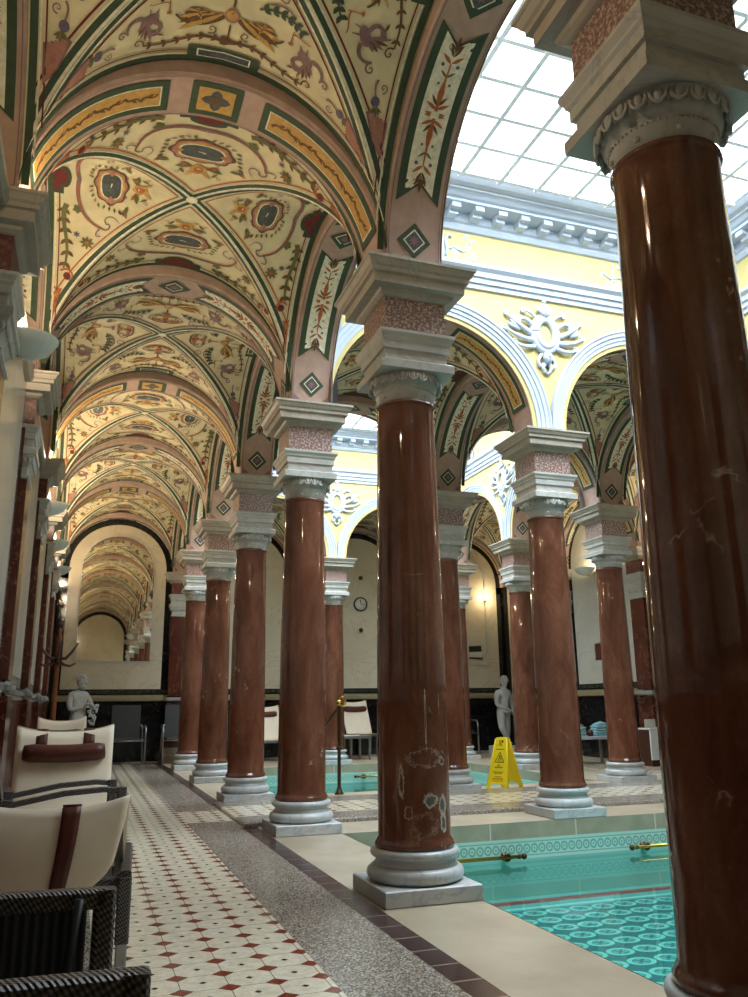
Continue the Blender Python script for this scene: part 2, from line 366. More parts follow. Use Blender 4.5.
f4 = MB(['dark_tile'])
f4.box(1.375, 1.50, YF, 7.36, 0, .004); f4.box(1.375, 1.50, 9.12, 16.2, 0, .004); f4.box(.965, 1.5, 16.2, 16.4, 0, .004)
f4.build('floor_dark_tiles', kind='structure')
# raised crossing between the two pools: terrazzo borders either side of a band of tiles
RZ = .035
f5 = MB(['terrazzo', 'encaustic_tile'])
for (y0, y1) in ((7.36, 7.83), (8.65, 9.12)): f5.use('terrazzo').box(1.40, 7.6, y0, y1, 0, RZ, bev=.008)
f5.use('encaustic_tile').box(1.40, 7.6, 7.83, 8.65, 0, RZ)
for y0 in (7.352, 9.12): f5.use('terrazzo').box(1.40, 7.6, y0, y0+.008, 0, RZ-.01)
f5.build('floor_crossing', kind='structure')
# ---- pools
for i, (x0, x1, y0, y1) in enumerate(POOLS):
    b = MB(['pool_rim', 'pool_mosaic', 'pool_floor_tiles' if i == 0 else 'pool_floor_tiles_far'])
    e = .003
    x0, x1, y0, y1 = x0+e, x1-e, y0+e, y1-e
    def ring(z0, z1, t):
        b.add([(x0, y0, z0), (x1, y0, z0), (x1, y1, z0), (x0, y1, z0), (x0, y0, z1), (x1, y0, z1), (x1, y1, z1), (x0, y1, z1)], [(0, 4, 5, 1), (1, 5, 6, 2), (2, 6, 7, 3), (3, 7, 4, 0)])
    b.use('pool_rim'); ring(-.133, .001, 0)
    b.use('pool_mosaic'); ring(-.62, -.133, 0)
    b.use(b.mats[2]).add([(x0, y0, -.6), (x1, y0, -.6), (x1, y1, -.6), (x0, y1, -.6)], [(0, 1, 2, 3)])
    b.build('pool_basin', kind='structure')
    wmb = MB(['water']); wmb.add([(x0, y0, -.317), (x1, y0, -.317), (x1, y1, -.317), (x0, y1, -.317)], [(0, 1, 2, 3)])
    o = wmb.build('pool_water', kind='stuff'); o['label'] = ('clear turquoise water of the nearer bathing pool' if i == 0 else 'pale turquoise water of the farther bathing pool'); o['category'] = 'water'
# ---- walls
def arch_panel(mb, hw, z0, zs, y, t, seg=24, rise=None):
    """arched slab in the xz plane, front at y-t .. back y"""
    rise = rise or hw
    pts = [(-hw, z0), (hw, z0)] + [(hw*cos(pi*i/seg), zs+rise*sin(pi*i/seg)) for i in range(seg+1)]
    n = len(pts)
    mb.add([(p_[0], y-t, p_[1]) for p_ in pts]+[(p_[0], y, p_[1]) for p_ in pts], [tuple(range(n-1, -1, -1))[::-1]]+[(i, (i+1) % n, n+(i+1) % n, n+i) for i in range(n)])
def arch_frame(mb, hw, z0, zs, y, t, wd, rise, seg=24):
    o_ = [(hw, z0)]+[(hw*cos(pi*i/seg), zs+rise*sin(pi*i/seg)) for i in range(seg+1)]+[(-hw, z0)]
    i_ = [(hw-wd, z0)]+[((hw-wd)*cos(pi*i/seg), zs+(rise-wd)*sin(pi*i/seg)) for i in range(seg+1)]+[(-hw+wd, z0)]
    n = len(o_); vs = []
    for (x, z) in o_: vs.append((x, y-t, z))
    for (x, z) in i_: vs.append((x, y-t, z))
    for (x, z) in o_: vs.append((x, y, z))
    for (x, z) in i_: vs.append((x, y, z))
    fs = []
    for k in range(n-1): fs += [(k, k+1, n+k+1, n+k), (k, 2*n+k, 2*n+k+1, k+1), (n+k, n+k+1, 3*n+k+1, 3*n+k)]
    mb.add(vs, fs)
WT = 5.1
def wall(name, x0, x1, y0, y1, mat): MB([mat]).box(x0, x1, y0, y1, -.2, WT).build(name, kind='structure')
wall('wall_left', XL-.3, XL, YF-.3, YB+.3, 'cream_marble'); wall('wall_right', XR, XR+.3, YF-.3, YB+.3, 'cream_marble')
wall('wall_back', XL, XR, YB, YB+.3, 'black_marble'); wall('wall_front', XL, XR, YF-.3, YF, 'black_marble')
# bay dressing: local frame, wall plane at y=0, room towards -y
def bay_mesh(kind):
    b = MB(['black_marble']); hb = S/2-.19
    if kind == 'left':
        b.use('grey_marble'); b.box(-hb, hb, -.12, 0, 1.2, 3.66)
        b.use('brown_marble')
        for s_ in (-1, 1): b.box(min(s_*hb, s_*(hb-.05)), max(s_*hb, s_*(hb-.05)), -.14, 0, 1.2, 3.2)
        b.use('pale_marble'); b.box(-.80, .80, -.13, 0, 1.30, 3.45)
        b.use('brown_marble'); b.box(-hb, hb, -.14, 0, 0, 1.12)
        b.use('grey_marble'); b.box(-hb, hb, -.165, 0, 1.12, 1.18, bev=.01); b.box(-hb, hb, -.15, 0, 1.08, 1.12)
        b.use('impost_stone'); b.box(-hb, hb, -.17, 0, 3.56, 3.654, bev=.02)
        b.use('cream_paint'); arch_panel(b, RS, 3.654, ZC, 0, .03)
    else:
        b.use('black_marble'); b.box(-hb, hb, -.02, 0, 0, 3.66); arch_panel(b, RS, 3.5, ZC, 0, .02)
        b.use('cream_marble' if kind != 'side' else 'pale_marble')
        b_ = MB([]) ; arch_panel(b, .935, 1.36, 3.72, -.02, .03, rise=.91)
        b.use('green_stone'); b.box(-hb, hb, -.03, 0, 1.28, 1.345)
        b.use('gold_rail'); b.box(-hb, hb, -.07, 0, 1.13, 1.22, bev=.012); b.box(-hb, hb, -.045, 0, 1.22, 1.25)
        if kind == 'mirror':
            b.use('stone_capital'); arch_frame(b, .722, 1.88, 3.72, -.05, .02, .03, .70); b.box(-.722, .722, -.07, -.05, 1.87, 1.9)
            b.use('mirror'); arch_panel(b, .697, 1.90, 3.72, -.05, .008, rise=.675)
            b.use('impost_stone')
            for zz in (3.68,):
                for s_ in (-1, 1): b.box(min(s_*hb, s_*.94), max(s_*hb, s_*.94), -.06, 0, zz-.06, zz)
        if kind == 'framed':
            b.use('stone_capital'); arch_frame(b, .66, 1.88, 3.72, -.05, .03, .04, .64); b.box(-.66, .66, -.08, -.05, 1.86, 1.90)
    return b.mesh('wall_bay_'+kind)
BM = {k: bay_mesh(k) for k in ('left', 'mirror', 'plain', 'framed', 'side')}
wi = [0]
def bay(kind, x, y, rz):
    wi[0] += 1; link('wall_panel_%d' % wi[0], BM[kind], None, (x, y, 0), rz, 'structure')
for k in range(-1, 6):
    yc = GY(k)+S/2
    bay('left', XL, yc, pi/2); bay('side', XR, yc, -pi/2)
for n in range(-1, 3):
    xc = GX(n)+S/2
    bay('mirror' if n == -1 else ('framed' if n == 2 else 'plain'), xc, YB, 0); bay('plain', xc, YF, pi)
# ---- columns: profiles
ABA = [(.239, 2.98), (.239, 3.03), (.222, 3.042), (.203, 3.048), (.203, 3.108), (.219, 3.112), (.219, 3.158), (.230, 3.172), (.232, 3.184), (.248, 3.208), (.248, 3.226)]
BLK = [(.2005, 3.225), (.2005, 3.46)]
COR = [(.205, 3.455), (.218, 3.46), (.238, 3.475), (.245, 3.495), (.30, 3.50), (.30, 3.56), (.322, 3.565), (.322, 3.59), (.335, 3.60), (.35, 3.63), (.36, 3.635), (.36, 3.654)]
CORs = [(.205, 3.43), (.225, 3.45), (.245, 3.475), (.30, 3.485), (.30, 3.555), (.312, 3.57), (.33, 3.58), (.36, 3.63), (.36, 3.654)]
def egg_dart(mb, r, z, n, sc=1.0):
    for i in range(n):
        t = 2*pi*i/n; rot = Matrix.Rotation(t, 3, 'Z')
        c = Vector((r*cos(t), r*sin(t), z)); wd = 2*pi*r/n
        mb.ball(c, .012*sc, wd*.26, .026*sc, 8, 5, rot)
        pts = []
        for j in range(9):
            g = pi*j/8+pi; q = Vector((0.006, wd*.42*cos(g), .034*sc*sin(g)*1.0+.012)); pts.append(c+rot @ q)
        mb.tube(pts, .0055*sc, 5)
        t2 = t+pi/n; c2 = Vector((r*cos(t2), r*sin(t2), z-.004)); mb.tube([c2+Vector((0, 0, .026)), c2-Vector((0, 0, .02))], [.007, .002], 5)
def column_parts():
    P = {}
    P['plinth'] = MB(['white_marble']).box(-.272, .272, -.272, .272, 0, .082, bev=.006).mesh('plinth')
    pr = []
    def torus(r, z, h, n=7):
        for i in range(n+1):
            g = -pi/2+pi*i/n; pr.append((r-h+h*cos(g), z+h*sin(g)))
    torus(.268, .122, .04); pr.append((.232, .166)); pr.append((.222, .176)); pr.append((.218, .188)); pr.append((.222, .198)); pr.append((.228, .202)); torus(.247, .224, .022); pr.append((.21, .248))
    b = MB(['white_marble']); b.lathe([(.20, .082)]+pr, 40); P['base'] = b.mesh('base')
    b = MB(['shaft_marble'])
    sp = [(.215, .248), (.222, .256), (.222, .272), (.214, .282), (.2025, .31)]
    for i in range(1, 13):
        t = i/12; z = .31+(2.775-.31)*t; sp.append((.2025-.0255*(t**1.5), z))
    sp += [(.180, 2.783), (.187, 2.789), (.187, 2.803), (.176, 2.81)]
    b.lathe(sp, 48); P['shaft'] = b.mesh('shaft')
    b = MB(['fractured_shaft_marble']); b.lathe(sp, 48); P['shaft_f'] = b.mesh('shaft')
    b = MB(['stone_capital']); b.lathe([(.16, 2.80), (.178, 2.81), (.178, 2.865), (.184, 2.872), (.184, 2.884), (.180, 2.89), (.195, 2.905), (.206, 2.93), (.216, 2.965), (.22, 2.985)], 40)
    egg_dart(b, .221, 2.942, 22, 1.15)
    for i in range(60): t = 2*pi*i/60; b.ball((.186*cos(t), .186*sin(t), 2.878), .0055, seg=5, rings=3)
    for i in range(8): t = 2*pi*(i+.5)/8; b.ball((.179*cos(t), .179*sin(t), 2.838), .013, seg=8, rings=4)
    P['echinus'] = b.mesh('echinus')
    P['abacus'] = MB(['stone_capital']).sq(ABA).mesh('abacus')
    P['frieze_block'] = MB(['breccia']).sq(BLK).mesh('frieze_block')
    P['impost'] = MB(['impost_stone']).sq(COR).mesh('impost')
    return P
CP = column_parts()
def column(n, k, label, special=False):
    t = thing('column', label, 'column', (GX(n), GY(k)+(.025 if (n, k) == (0, 0) else 0), 0), 0, 'polished red marble columns around the two pools')
    link('plinth', CP['plinth'], t); link('base', CP['base'], t); link('shaft', CP['shaft_f' if special else 'shaft'], t)
    c_ = link('capital', CP['abacus'], t); link('egg_and_dart_ring', CP['echinus'], c_)
    link('frieze_block', CP['frieze_block'], t); link('impost', CP['impost'], t)
column(0, 0, 'huge dark red marble column at the right edge, nearest of all, base cut off by the frame')
column(0, 1, 'large central red marble column with white fracture patches low on its shaft', True)
column(0, 2, 'red marble column second behind the fractured one along the left aisle')
column(0, 3, 'red marble aisle column just beyond the tiled crossing, third from the front along the aisle')
column(0, 4, 'fourth red marble column back along the aisle, a short white vein halfway up')
column(0, 5, 'farthest and smallest red marble column of the left aisle row, near the mirror wall')
column(1, 2, 'red marble column on the far rim of the near pool, right of the yellow wet floor sign')
column(2, 2, 'red marble column at the far right corner of the near pool, hidden behind the big one')
column(2, 1, 'red marble column on the right side of the near pool')
column(1, 3, 'red marble column peeping out right behind the fractured central column')
column(2, 3, 'red marble column between the blue towels and the huge right-hand column')
column(1, 5, 'distant red marble column behind the brass-topped handrail post')
column(2, 5, 'thin distant red marble column left of the standing statue')
column(2, 4, 'distant red marble column directly right of the standing statue')
column(1, 0, 'red marble column on the near side of the pool out to the right'); column(2, 0, 'red marble column at the near right corner of the pool')
# ---- pilasters against the walls (half columns in flat form)
def clampy(mb):
    mb.v = [(x, min(y, 0), z) for (x, y, z) in mb.v]; return mb
def pil_mesh(dark):
    b = MB([]); b.use('impost_stone').sq([(.235, 0), (.235, .1), (.215, .12), (.205, .25)]); b.use('brown_marble').sq([(.2, .25), (.2, 1.10)])
    b.use('grey_marble').sq([(.203, 1.12), (.222, 1.14), (.222, 1.18), (.2, 1.2)])
    b.use('brown_marble').sq([(.19, 1.22), (.185, 2.78)])
    b.use('stone_capital').sq([(.175, 2.78), (.2, 2.79), (.2, 2.81), (.178, 2.82), (.178, 2.88), (.20, 2.91), (.222, 2.97), (.222, 2.98)])
    b.sq(ABA); b.use('breccia_red').sq(BLK); b.use('impost_stone').sq(COR)
    for i in range(9):
        x = -.19+.38*i/8
        b.use('stone_capital').ball((x, -.212, 2.935), .015, .012, .026, 8, 5)
    for i in range(5):
        for s_ in (-1, 1): b.ball((s_*.212, -.19+.19*i/5, 2.935), .012, .015, .026, 8, 5)
    return clampy(b).mesh('pilaster')
PM = pil_mesh(0); ti = [0]
def pil(x, y, rz):
    ti[0] += 1; link('trim_%d' % ti[0], PM, None, (x, y, 0), rz, 'structure')
for k in range(0, 6): pil(XL, GY(k), pi/2); pil(XR, GY(k), -pi/2)
for n in range(0, 3): pil(GX(n), YB, 0); pil(GX(n), YF, pi)
# ------------------------------------------------------------------ painted decoration kit
class Paint:
    def __init__(s, mb, fmap): s.mb = mb; s.f = fmap; s.ly = 0; s.mx = 1
    def L(s, n): s.ly = n; return s
    def P(s, p_): return s.f(p_[0]*s.mx, p_[1], EPS+.0018*s.ly)
    def fan(s, c, pts, mat):
        s.mb.use(mat); vs = [s.P(c)]+[s.P(p_) for p_ in pts]; n = len(pts)
        s.mb.add(vs, [(0, 1+i, 1+(i+1) % n) for i in range(n)])
    def ell(s, x, y, rx, ry, mat, n=14, rot=0, lobes=0, la=.12):
        pts = []
        for i in range(n):
            t = 2*pi*i/n; q = 1+(la*cos(lobes*t) if lobes else 0)
            a_, b_ = rx*q*cos(t), ry*q*sin(t); pts.append((x+a_*cos(rot)-b_*sin(rot), y+a_*sin(rot)+b_*cos(rot)))
        s.fan((x, y), pts, mat)
    def st(s, pts, w0, mat, w1=None):
        w1 = w0 if w1 is None else w1; n = len(pts); s.mb.use(mat); vs = []
        for i, p_ in enumerate(pts):
            a_ = pts[max(0, i-1)]; b_ = pts[min(n-1, i+1)]; dx, dy = b_[0]-a_[0], b_[1]-a_[1]; l = sqrt(dx*dx+dy*dy) or 1
            ww = (w0+(w1-w0)*i/(n-1))/2; vs += [s.P((p_[0]-dy/l*ww, p_[1]+dx/l*ww)), s.P((p_[0]+dy/l*ww, p_[1]-dx/l*ww))]
        s.mb.add(vs, [(2*i, 2*i+1, 2*i+3, 2*i+2) for i in range(n-1)])
    def bez(s, p0, p1, p2, p3, w0, mat, w1=None, n=12, ret=False):
        pts = [tuple((1-t)**3*p0[j]+3*t*(1-t)**2*p1[j]+3*t*t*(1-t)*p2[j]+t**3*p3[j] for j in (0, 1)) for t in [i/n for i in range(n+1)]]
        s.st(pts, w0, mat, w1); return pts
    def spi(s, x, y, r, turns, a0, w0, mat, n=20, d=1):
        pts = [(x+r*(1-i/n)*cos(a0+d*turns*2*pi*i/n), y+r*(1-i/n)*sin(a0+d*turns*2*pi*i/n)) for i in range(n+1)]; s.st(pts, w0, mat, w0*.5)
    def leaf(s, x, y, l, w_, ang, mat):
        c, d = cos(ang), sin(ang); pts = []
        for (u, v) in ((0, 0), (.25, .8), (.5, 1), (.8, .55), (1, 0), (.8, -.55), (.5, -1), (.25, -.8)):
            a_, b_ = u*l, v*w_/2; pts.append((x+a_*c-b_*d, y+a_*d+b_*c))
        s.fan((x+.5*l*c, y+.5*l*d), pts, mat)
    def flower(s, x, y, r, mat, n=8, cen=None):
        for i in range(n): s.leaf(x, y, r, r*.36, 2*pi*i/n, mat)
        if cen: s.L(s.ly+1); s.ell(x, y, r*.3, r*.3, cen, 8); s.L(s.ly-1)
    def spray(s, pts, l, w_, mat, every=2):
        for i in range(1, len(pts)-1, every):
            dx, dy = pts[i+1][0]-pts[i-1][0], pts[i+1][1]-pts[i-1][1]; g = math.atan2(dy, dx)
            s.leaf(pts[i][0], pts[i][1], l, w_, g+.8, mat); s.leaf(pts[i][0], pts[i][1], l, w_, g-.8, mat)
    def both(s, fn):
        s.mx = 1; fn(); s.mx = -1; fn(); s.mx = 1
# ------------------------------------------------------------------ groin vaults
VA, VB = RS+.012, 4.865-SPR
NP = 400; tab = [(0.0, 0.0)]; L_ = 0
for i in range(1, NP+1):
    p0, p1 = pi/2*(i-1)/NP, pi/2*i/NP
    L_ += sqrt((VA*(sin(p1)-sin(p0)))**2+(VB*(cos(p1)-cos(p0)))**2); tab.append((L_, p1))
LA = L_
def phi(a_):
    s_ = 1 if a_ >= 0 else -1; a_ = min(abs(a_), LA); i = min(NP-1, int(a_/LA*NP))
    while i > 0 and tab[i][0] > a_: i -= 1
    while i < NP-1 and tab[i+1][0] < a_: i += 1
    u = (a_-tab[i][0])/(tab[i+1][0]-tab[i][0]); return s_*(tab[i][1]+u*(tab[i+1][1]-tab[i][1]))
def vx(a_): return VA*sin(phi(a_))
def vmap(a_, y, off=0):
    p_ = phi(a_); x, z = VA*sin(p_), SPR+VB*cos(p_); nx, nz = -sin(p_)*VB, -cos(p_)*VA; l = sqrt(nx*nx+nz*nz)
    return (x+nx/l*off, y, z+nz/l*off)
WV = RS
def web_paint(p_, kind):
    # borders: along the groin (both sides) and along the rib
    ns = 26
    amax = 0
    for i in range(400):
        if abs(vx(LA*i/400)) < WV-.004: amax = LA*i/400
    def gline(d, w_, mat, a1=None, dy=0):
        # offset measured across the groin, band hugging |x|=y
        pts = []
        for i in range(ns+1):
            a_ = (a1 or amax)*i/ns; y = vx(a_)+d
            if y < WV-.012: pts.append((a_, y))
        p_.both(lambda: p_.st(pts, w_, mat))
    gline(.012, .02, 'ivory_paint'); p_.L(1); gline(.040, .034, 'green_paint'); gline(.068, .009, 'ivory_paint')
    p_.L(1); gline(.105, .012, 'oxblood_paint' if kind == 'G' else 'rust_paint')
    rp = [(-LA*.93+2*LA*.93*i/40, WV-.03) for i in range(41)]
    p_.L(2); p_.st(rp, .042, 'green_paint'); p_.L(3); p_.st([(q[0], q[1]-.034) for q in rp[2:-2]], .010, 'ivory_paint'); p_.st([(q[0], q[1]-.062) for q in rp[4:-4]], .009, 'oxblood_paint')
    p_.L(2)
    if kind == 'M':
        # cartouche medallion
        p_.ell(0, .60, .235, .125, 'brown_paint', 40, lobes=8, la=.06); p_.L(3); p_.ell(0, .60, .22, .112, 'shell_paint', 36, lobes=8, la=.06)
        p_.L(4); p_.ell(0, .60, .20, .097, 'ochre_paint', 32, lobes=8, la=.05); p_.L(5); p_.ell(0, .60, .178, .084, 'ivory_paint', 28, lobes=4, la=-.06)
        p_.L(6); p_.ell(0, .60, .165, .074, 'slate_paint', 28, lobes=4, la=-.06); p_.L(7); p_.bez((-.09, .61), (-.03, .57), (.03, .63), (.09, .59), .012, 'ivory_paint', .004)
        p_.L(3)
        # mask and leaves toward the crown
        p_.ell(0, .39, .062, .055, 'ochre_paint', 16, lobes=5); p_.L(4); p_.ell(0, .39, .036, .036, 'rust_paint', 12); p_.st([(-.02, .40), (.02, .40)], .008, 'ivory_paint'); p_.L(3)
        def a1():
            p_.leaf(.05, .42, .13, .04, -.1, 'olive_paint'); p_.leaf(.05, .40, .11, .04, .5, 'rust_paint'); p_.leaf(.03, .36, .09, .035, -.7, 'ochre_paint')
            g = p_.bez((.0, .83), (.26, .87), (.44, .80), (.47, .66), .032, 'mauve_paint', .020); p_.L(4); p_.st([(q[0]-.004, q[1]-.004) for q in g[1:]], .008, 'rust_paint'); p_.L(3)
            p_.bez((.47, .66), (.52, .60), (.40, .57), (.43, .62), .014, 'mauve_paint', .010); p_.bez((.47, .66), (.53, .72), (.57, .70), (.54, .66), .012, 'mauve_paint', .008)
            p_.bez((.43, .62), (.38, .66), (.33, .60), (.36, .56), .011, 'mauve_paint', .006); p_.st([(.36, .56), (.40, .52)], .008, 'mauve_paint', .002)
            for j in range(5): p_.leaf(.05+.045*j, .725+.006*j-.012*j*j*.3, .05, .018, .9-.25*j, 'shell_paint' if j % 2 else 'olive_paint')
            for j in range(4): p_.leaf(.24+.01*j, .64-.035*j, .05, .018, .3-.2*j, 'brown_paint' if j % 2 else 'olive_paint')
            p_.spi(.13, .50, .03, 1.2, 1.0, .008, 'brown_paint', 12); p_.leaf(.10, .33, .07, .024, .9, 'olive_paint'); p_.spi(.16, .34, .022, 1.2, 2, .007, 'rust_paint', 10)
            p_.flower(.62, .76, .06, 'olive_paint', 8, 'rust_paint'); p_.flower(.56, .84, .03, 'plum_paint', 6)
            q = p_.bez((.30, .92), (.46, .99), (.66, .86), (.86, .93), .042, 'olive_paint', .014); p_.spray(q, .07, .03, 'brown_paint', 2)
            p_.spi(.92, .90, .06, 1.3, 2.2, .016, 'rust_paint'); p_.L(4); p_.ell(.92, .90, .03, .03, 'oxblood_paint', 10); p_.L(3)
            p_.ell(.33, .84, .04, .035, 'olive_paint', 10, lobes=5, la=.2); p_.leaf(.22, .47, .11, .035, .3, 'olive_paint'); p_.leaf(.26, .50, .09, .03, -.3, 'rust_paint')
            p_.flower(.30, .50, .03, 'plum_paint', 6)
            p_.bez((1.02, 1.0), (1.06, .93), (1.16, .97), (1.14, 1.01), .016, 'rust_paint', .01)
            # red shell filling the corner
            ar = [(1.06+.30*t, min(WV-.075, .975+.03*sin(pi*t))) for t in (0, .2, .4, .6, .8, 1)]
            lo = [(1.38, 1.0), (1.22, .965), (1.12, .945)]
        p_.both(a1)
        p_.L(4)
        # red scalloped cartouche on the rib edge
        p_.st([(-.2, WV-.085), (-.1, WV-.085), (0, WV-.085), (.1, WV-.085), (.2, WV-.085)], .075, 'green_paint'); p_.ell(0, WV-.13, .13, .05, 'green_paint', 16)
        p_.L(5); p_.st([(-.17, WV-.075), (-.08, WV-.075), (0, WV-.075), (.08, WV-.075), (.17, WV-.075)], .045, 'oxblood_paint'); p_.ell(0, WV-.115, .095, .04, 'oxblood_paint', 16)
    else:
        # cherub head with spread wings
        def a2():
            for j in range(6):
                g = .55-.17*j; p_.leaf(.04+.015*j, .66+.006*j, .30-.035*j, .05, g, 'brown_paint' if j % 2 else 'ochre_paint')
            p_.bez((.04, .68), (.15, .80), (.26, .78), (.32, .70), .03, 'brown_paint', .012)
            # leafy swags
            q = p_.bez((.14, .56), (.24, .50), (.34, .52), (.42, .58), .014, 'green_paint', .01); p_.spray(q, .05, .028, 'green_paint', 2)
            # long s scrolls with acanthus
            q = p_.bez((.02, .87), (.20, .80), (.28, .95), (.50, .92), .022, 'brown_paint', .010); p_.spray(q, .042, .018, 'brown_paint', 2)
            p_.spi(.53, .90, .035, 1.2, 2.6, .010, 'brown_paint'); p_.spi(.10, .79, .035, 1.3, 1.0, .009, 'brown_paint', 14)
            for j in range(4): p_.ell(.12+.05*j, .745-.012*abs(j-1.5), .008, .008, 'rust_paint', 6)
            # winged creature drawn as a scroll figure
            p_.ell(.47, .735, .060, .034, 'mauve_paint', 14, .5); p_.bez((.44, .75), (.39, .77), (.39, .82), (.43, .83), .030, 'mauve_paint', .020); p_.ell(.435, .835, .024, .020, 'mauve_paint', 10); p_.leaf(.42, .84, .05, .016, 2.8, 'brown_paint')
            for j in range(5): p_.leaf(.48, .75, .15-.016*j, .026, 1.75-.26*j, 'brown_paint' if j % 2 else 'mauve_paint')
            p_.bez((.51, .72), (.58, .70), (.62, .76), (.60, .81), .026, 'mauve_paint', .014); p_.spi(.635, .81, .035, 1.3, 3.1, .012, 'mauve_paint', 14)
            p_.st([(.44, .72), (.42, .66)], .014, 'mauve_paint', .006); p_.st([(.47, .71), (.47, .655)], .014, 'mauve_paint', .006)
            p_.bez((.36, .62), (.40, .60), (.44, .64), (.48, .62), .010, 'rust_paint', .006); p_.st([(.36, .60), (.36, .68)], .006, 'rust_paint'); p_.ell(.36, .69, .016, .010, 'rust_paint', 8)
            # bud with plum ball
            p_.bez((.68, .88), (.74, .84), (.80, .92), (.90, .90), .014, 'mauve_paint', .006); p_.L(3); p_.ell(.80, .885, .030, .028, 'plum_paint', 12); p_.L(2)
            p_.spi(.72, .92, .03, 1.3, 0, .009, 'mauve_paint', 12)
            for j in range(5): p_.leaf(.83, .89, .055, .018, -.5+.4*j, 'olive_paint')
            # toward the crown: candelabrum scrolls
            p_.spi(.12, .40, .07, 1.4, 3.6, .014, 'mauve_paint'); p_.spi(.27, .42, .06, 1.3, 0, .012, 'mauve_paint', d=-1)
            p_.bez((.0, .30), (.10, .28), (.16, .34), (.12, .40), .02, 'brown_paint', .012); p_.leaf(.02, .32, .12, .035, .4, 'rust_paint'); p_.leaf(.02, .44, .11, .03, .1, 'olive_paint')
            p_.bez((.19, .50), (.30, .44), (.36, .50), (.34, .56), .014, 'mauve_paint', .008)
            # pleated shell fan in the corner
            b0 = (1.17, 1.01); n = 7
            for j in range(n):
                t = j/(n-1); x0 = .86+.04*t; y0 = .855+.115*t
                p_.L(2+(j % 2)); p_.st([(x0, y0), (x0+(b0[0]-x0)*.5, y0+(b0[1]-.03-y0)*.5), (b0[0]-.06, b0[1]-.03)], .034, 'shell_paint' if j % 2 else 'mauve_paint', .006)
            p_.L(2)
        p_.both(a2)
        p_.L(3); p_.ell(0, .665, .045, .05, 'shell_paint', 16); p_.L(4); p_.ell(0, .66, .032, .036, 'ochre_paint', 14); p_.st([(-.016, .668), (-.006, .668)], .007, 'brown_paint'); p_.st([(.006, .668), (.016, .668)], .007, 'brown_paint'); p_.st([(-.01, .643), (.01, .643)], .006, 'oxblood_paint')
        p_.L(3); p_.ell(0, .43, .04, .035, 'rust_paint', 12, lobes=6, la=.2); p_.ell(0, .50, .05, .018, 'mauve_paint', 12); p_.leaf(0, .30, .09, .04, pi/2, 'oxblood_paint'); p_.flower(0, .36, .045, 'brown_paint', 6, 'ochre_paint')
        p_.L(3); p_.st([(0, .52), (0, .60)], .014, 'brown_paint'); p_.st([(0, .73), (0, .86)], .010, 'brown_paint'); p_.ell(0, .86, .05, .03, 'brown_paint', 14, lobes=3, la=.3)
        p_.L(4); p_.st([(-.22, WV-.085), (-.1, WV-.085), (0, WV-.085), (.1, WV-.085), (.22, WV-.085)], .105, 'green_paint'); p_.L(5)
        p_.st([(-.165, WV-.09), (0, WV-.09), (.165, WV-.09)], .058, 'ivory_paint'); p_.L(6); p_.st([(-.155, WV-.09), (0, WV-.09), (.155, WV-.09)], .044, 'slate_paint')
        p_.L(7); p_.st([(-.11, WV-.09), (0, WV-.084), (.11, WV-.09)], .012, 'plum_paint')
def vault_mesh(kind):
    b = MB(['cream_paint'])
    amax = 0
    for q in range(4):
        R = Matrix.Rotation(q*pi/2, 4, 'Z')
        def f(a_, y, off, R=R): return tuple(R @ Vector(vmap(a_, y, off)))
        b.use('cream_paint'); na, nt = 48, 5; vs = []
        for i in range(na+1):
            a_ = -LA+2*LA*i/na; x = abs(vx(a_)); x = min(x, WV)
            for j in range(nt+1): vs.append(f(a_, x+(WV-x)*j/nt, 0))
        b.add(vs, [(i*(nt+1)+j, i*(nt+1)+j+1, (i+1)*(nt+1)+j+1, (i+1)*(nt+1)+j) for i in range(na) for j in range(nt)], True)
        p_ = Paint(b, f); web_paint(p_, kind)
        # shells in the corners of the medallion webs
        if kind == 'M':
            def sh():
                p_.L(3); p_.fan((1.14, 1.0-.03), [(1.03, .93), (1.03, .975), (1.06, .985), (1.12, .99), (1.2, .995), (1.32, .995), (1.2, .975), (1.1, .955)], 'rust_paint')
                p_.L(4); p_.spi(1.085, .968, .016, 1.2, 0, .006, 'ochre_paint', 12); p_.L(2)
            p_.both(sh)
    # boss where the groins meet
    b.use('ivory_paint'); b.lathe([(.045, 4.865-.012), (.03, 4.865-.016)], 12)
    return b.mesh('vault_'+kind)
VM = {k: vault_mesh(k) for k in 'MG'}
ci = [0]
def vault(n, k, kind):
    ci[0] += 1; link('ceiling_%d' % ci[0], VM[kind], None, (GX(n)+S/2, GY(k)+S/2, 0), 0, 'structure')
BAYS = set([(-1, k) for k in range(-1, 6)]+[(2, k) for k in range(-1, 6)]+[(n, k) for n in (0, 1) for k in (-1, 2, 5)])
for (n, k) in sorted(BAYS): vault(n, k, 'M' if (k+n) % 2 == 0 else 'G')
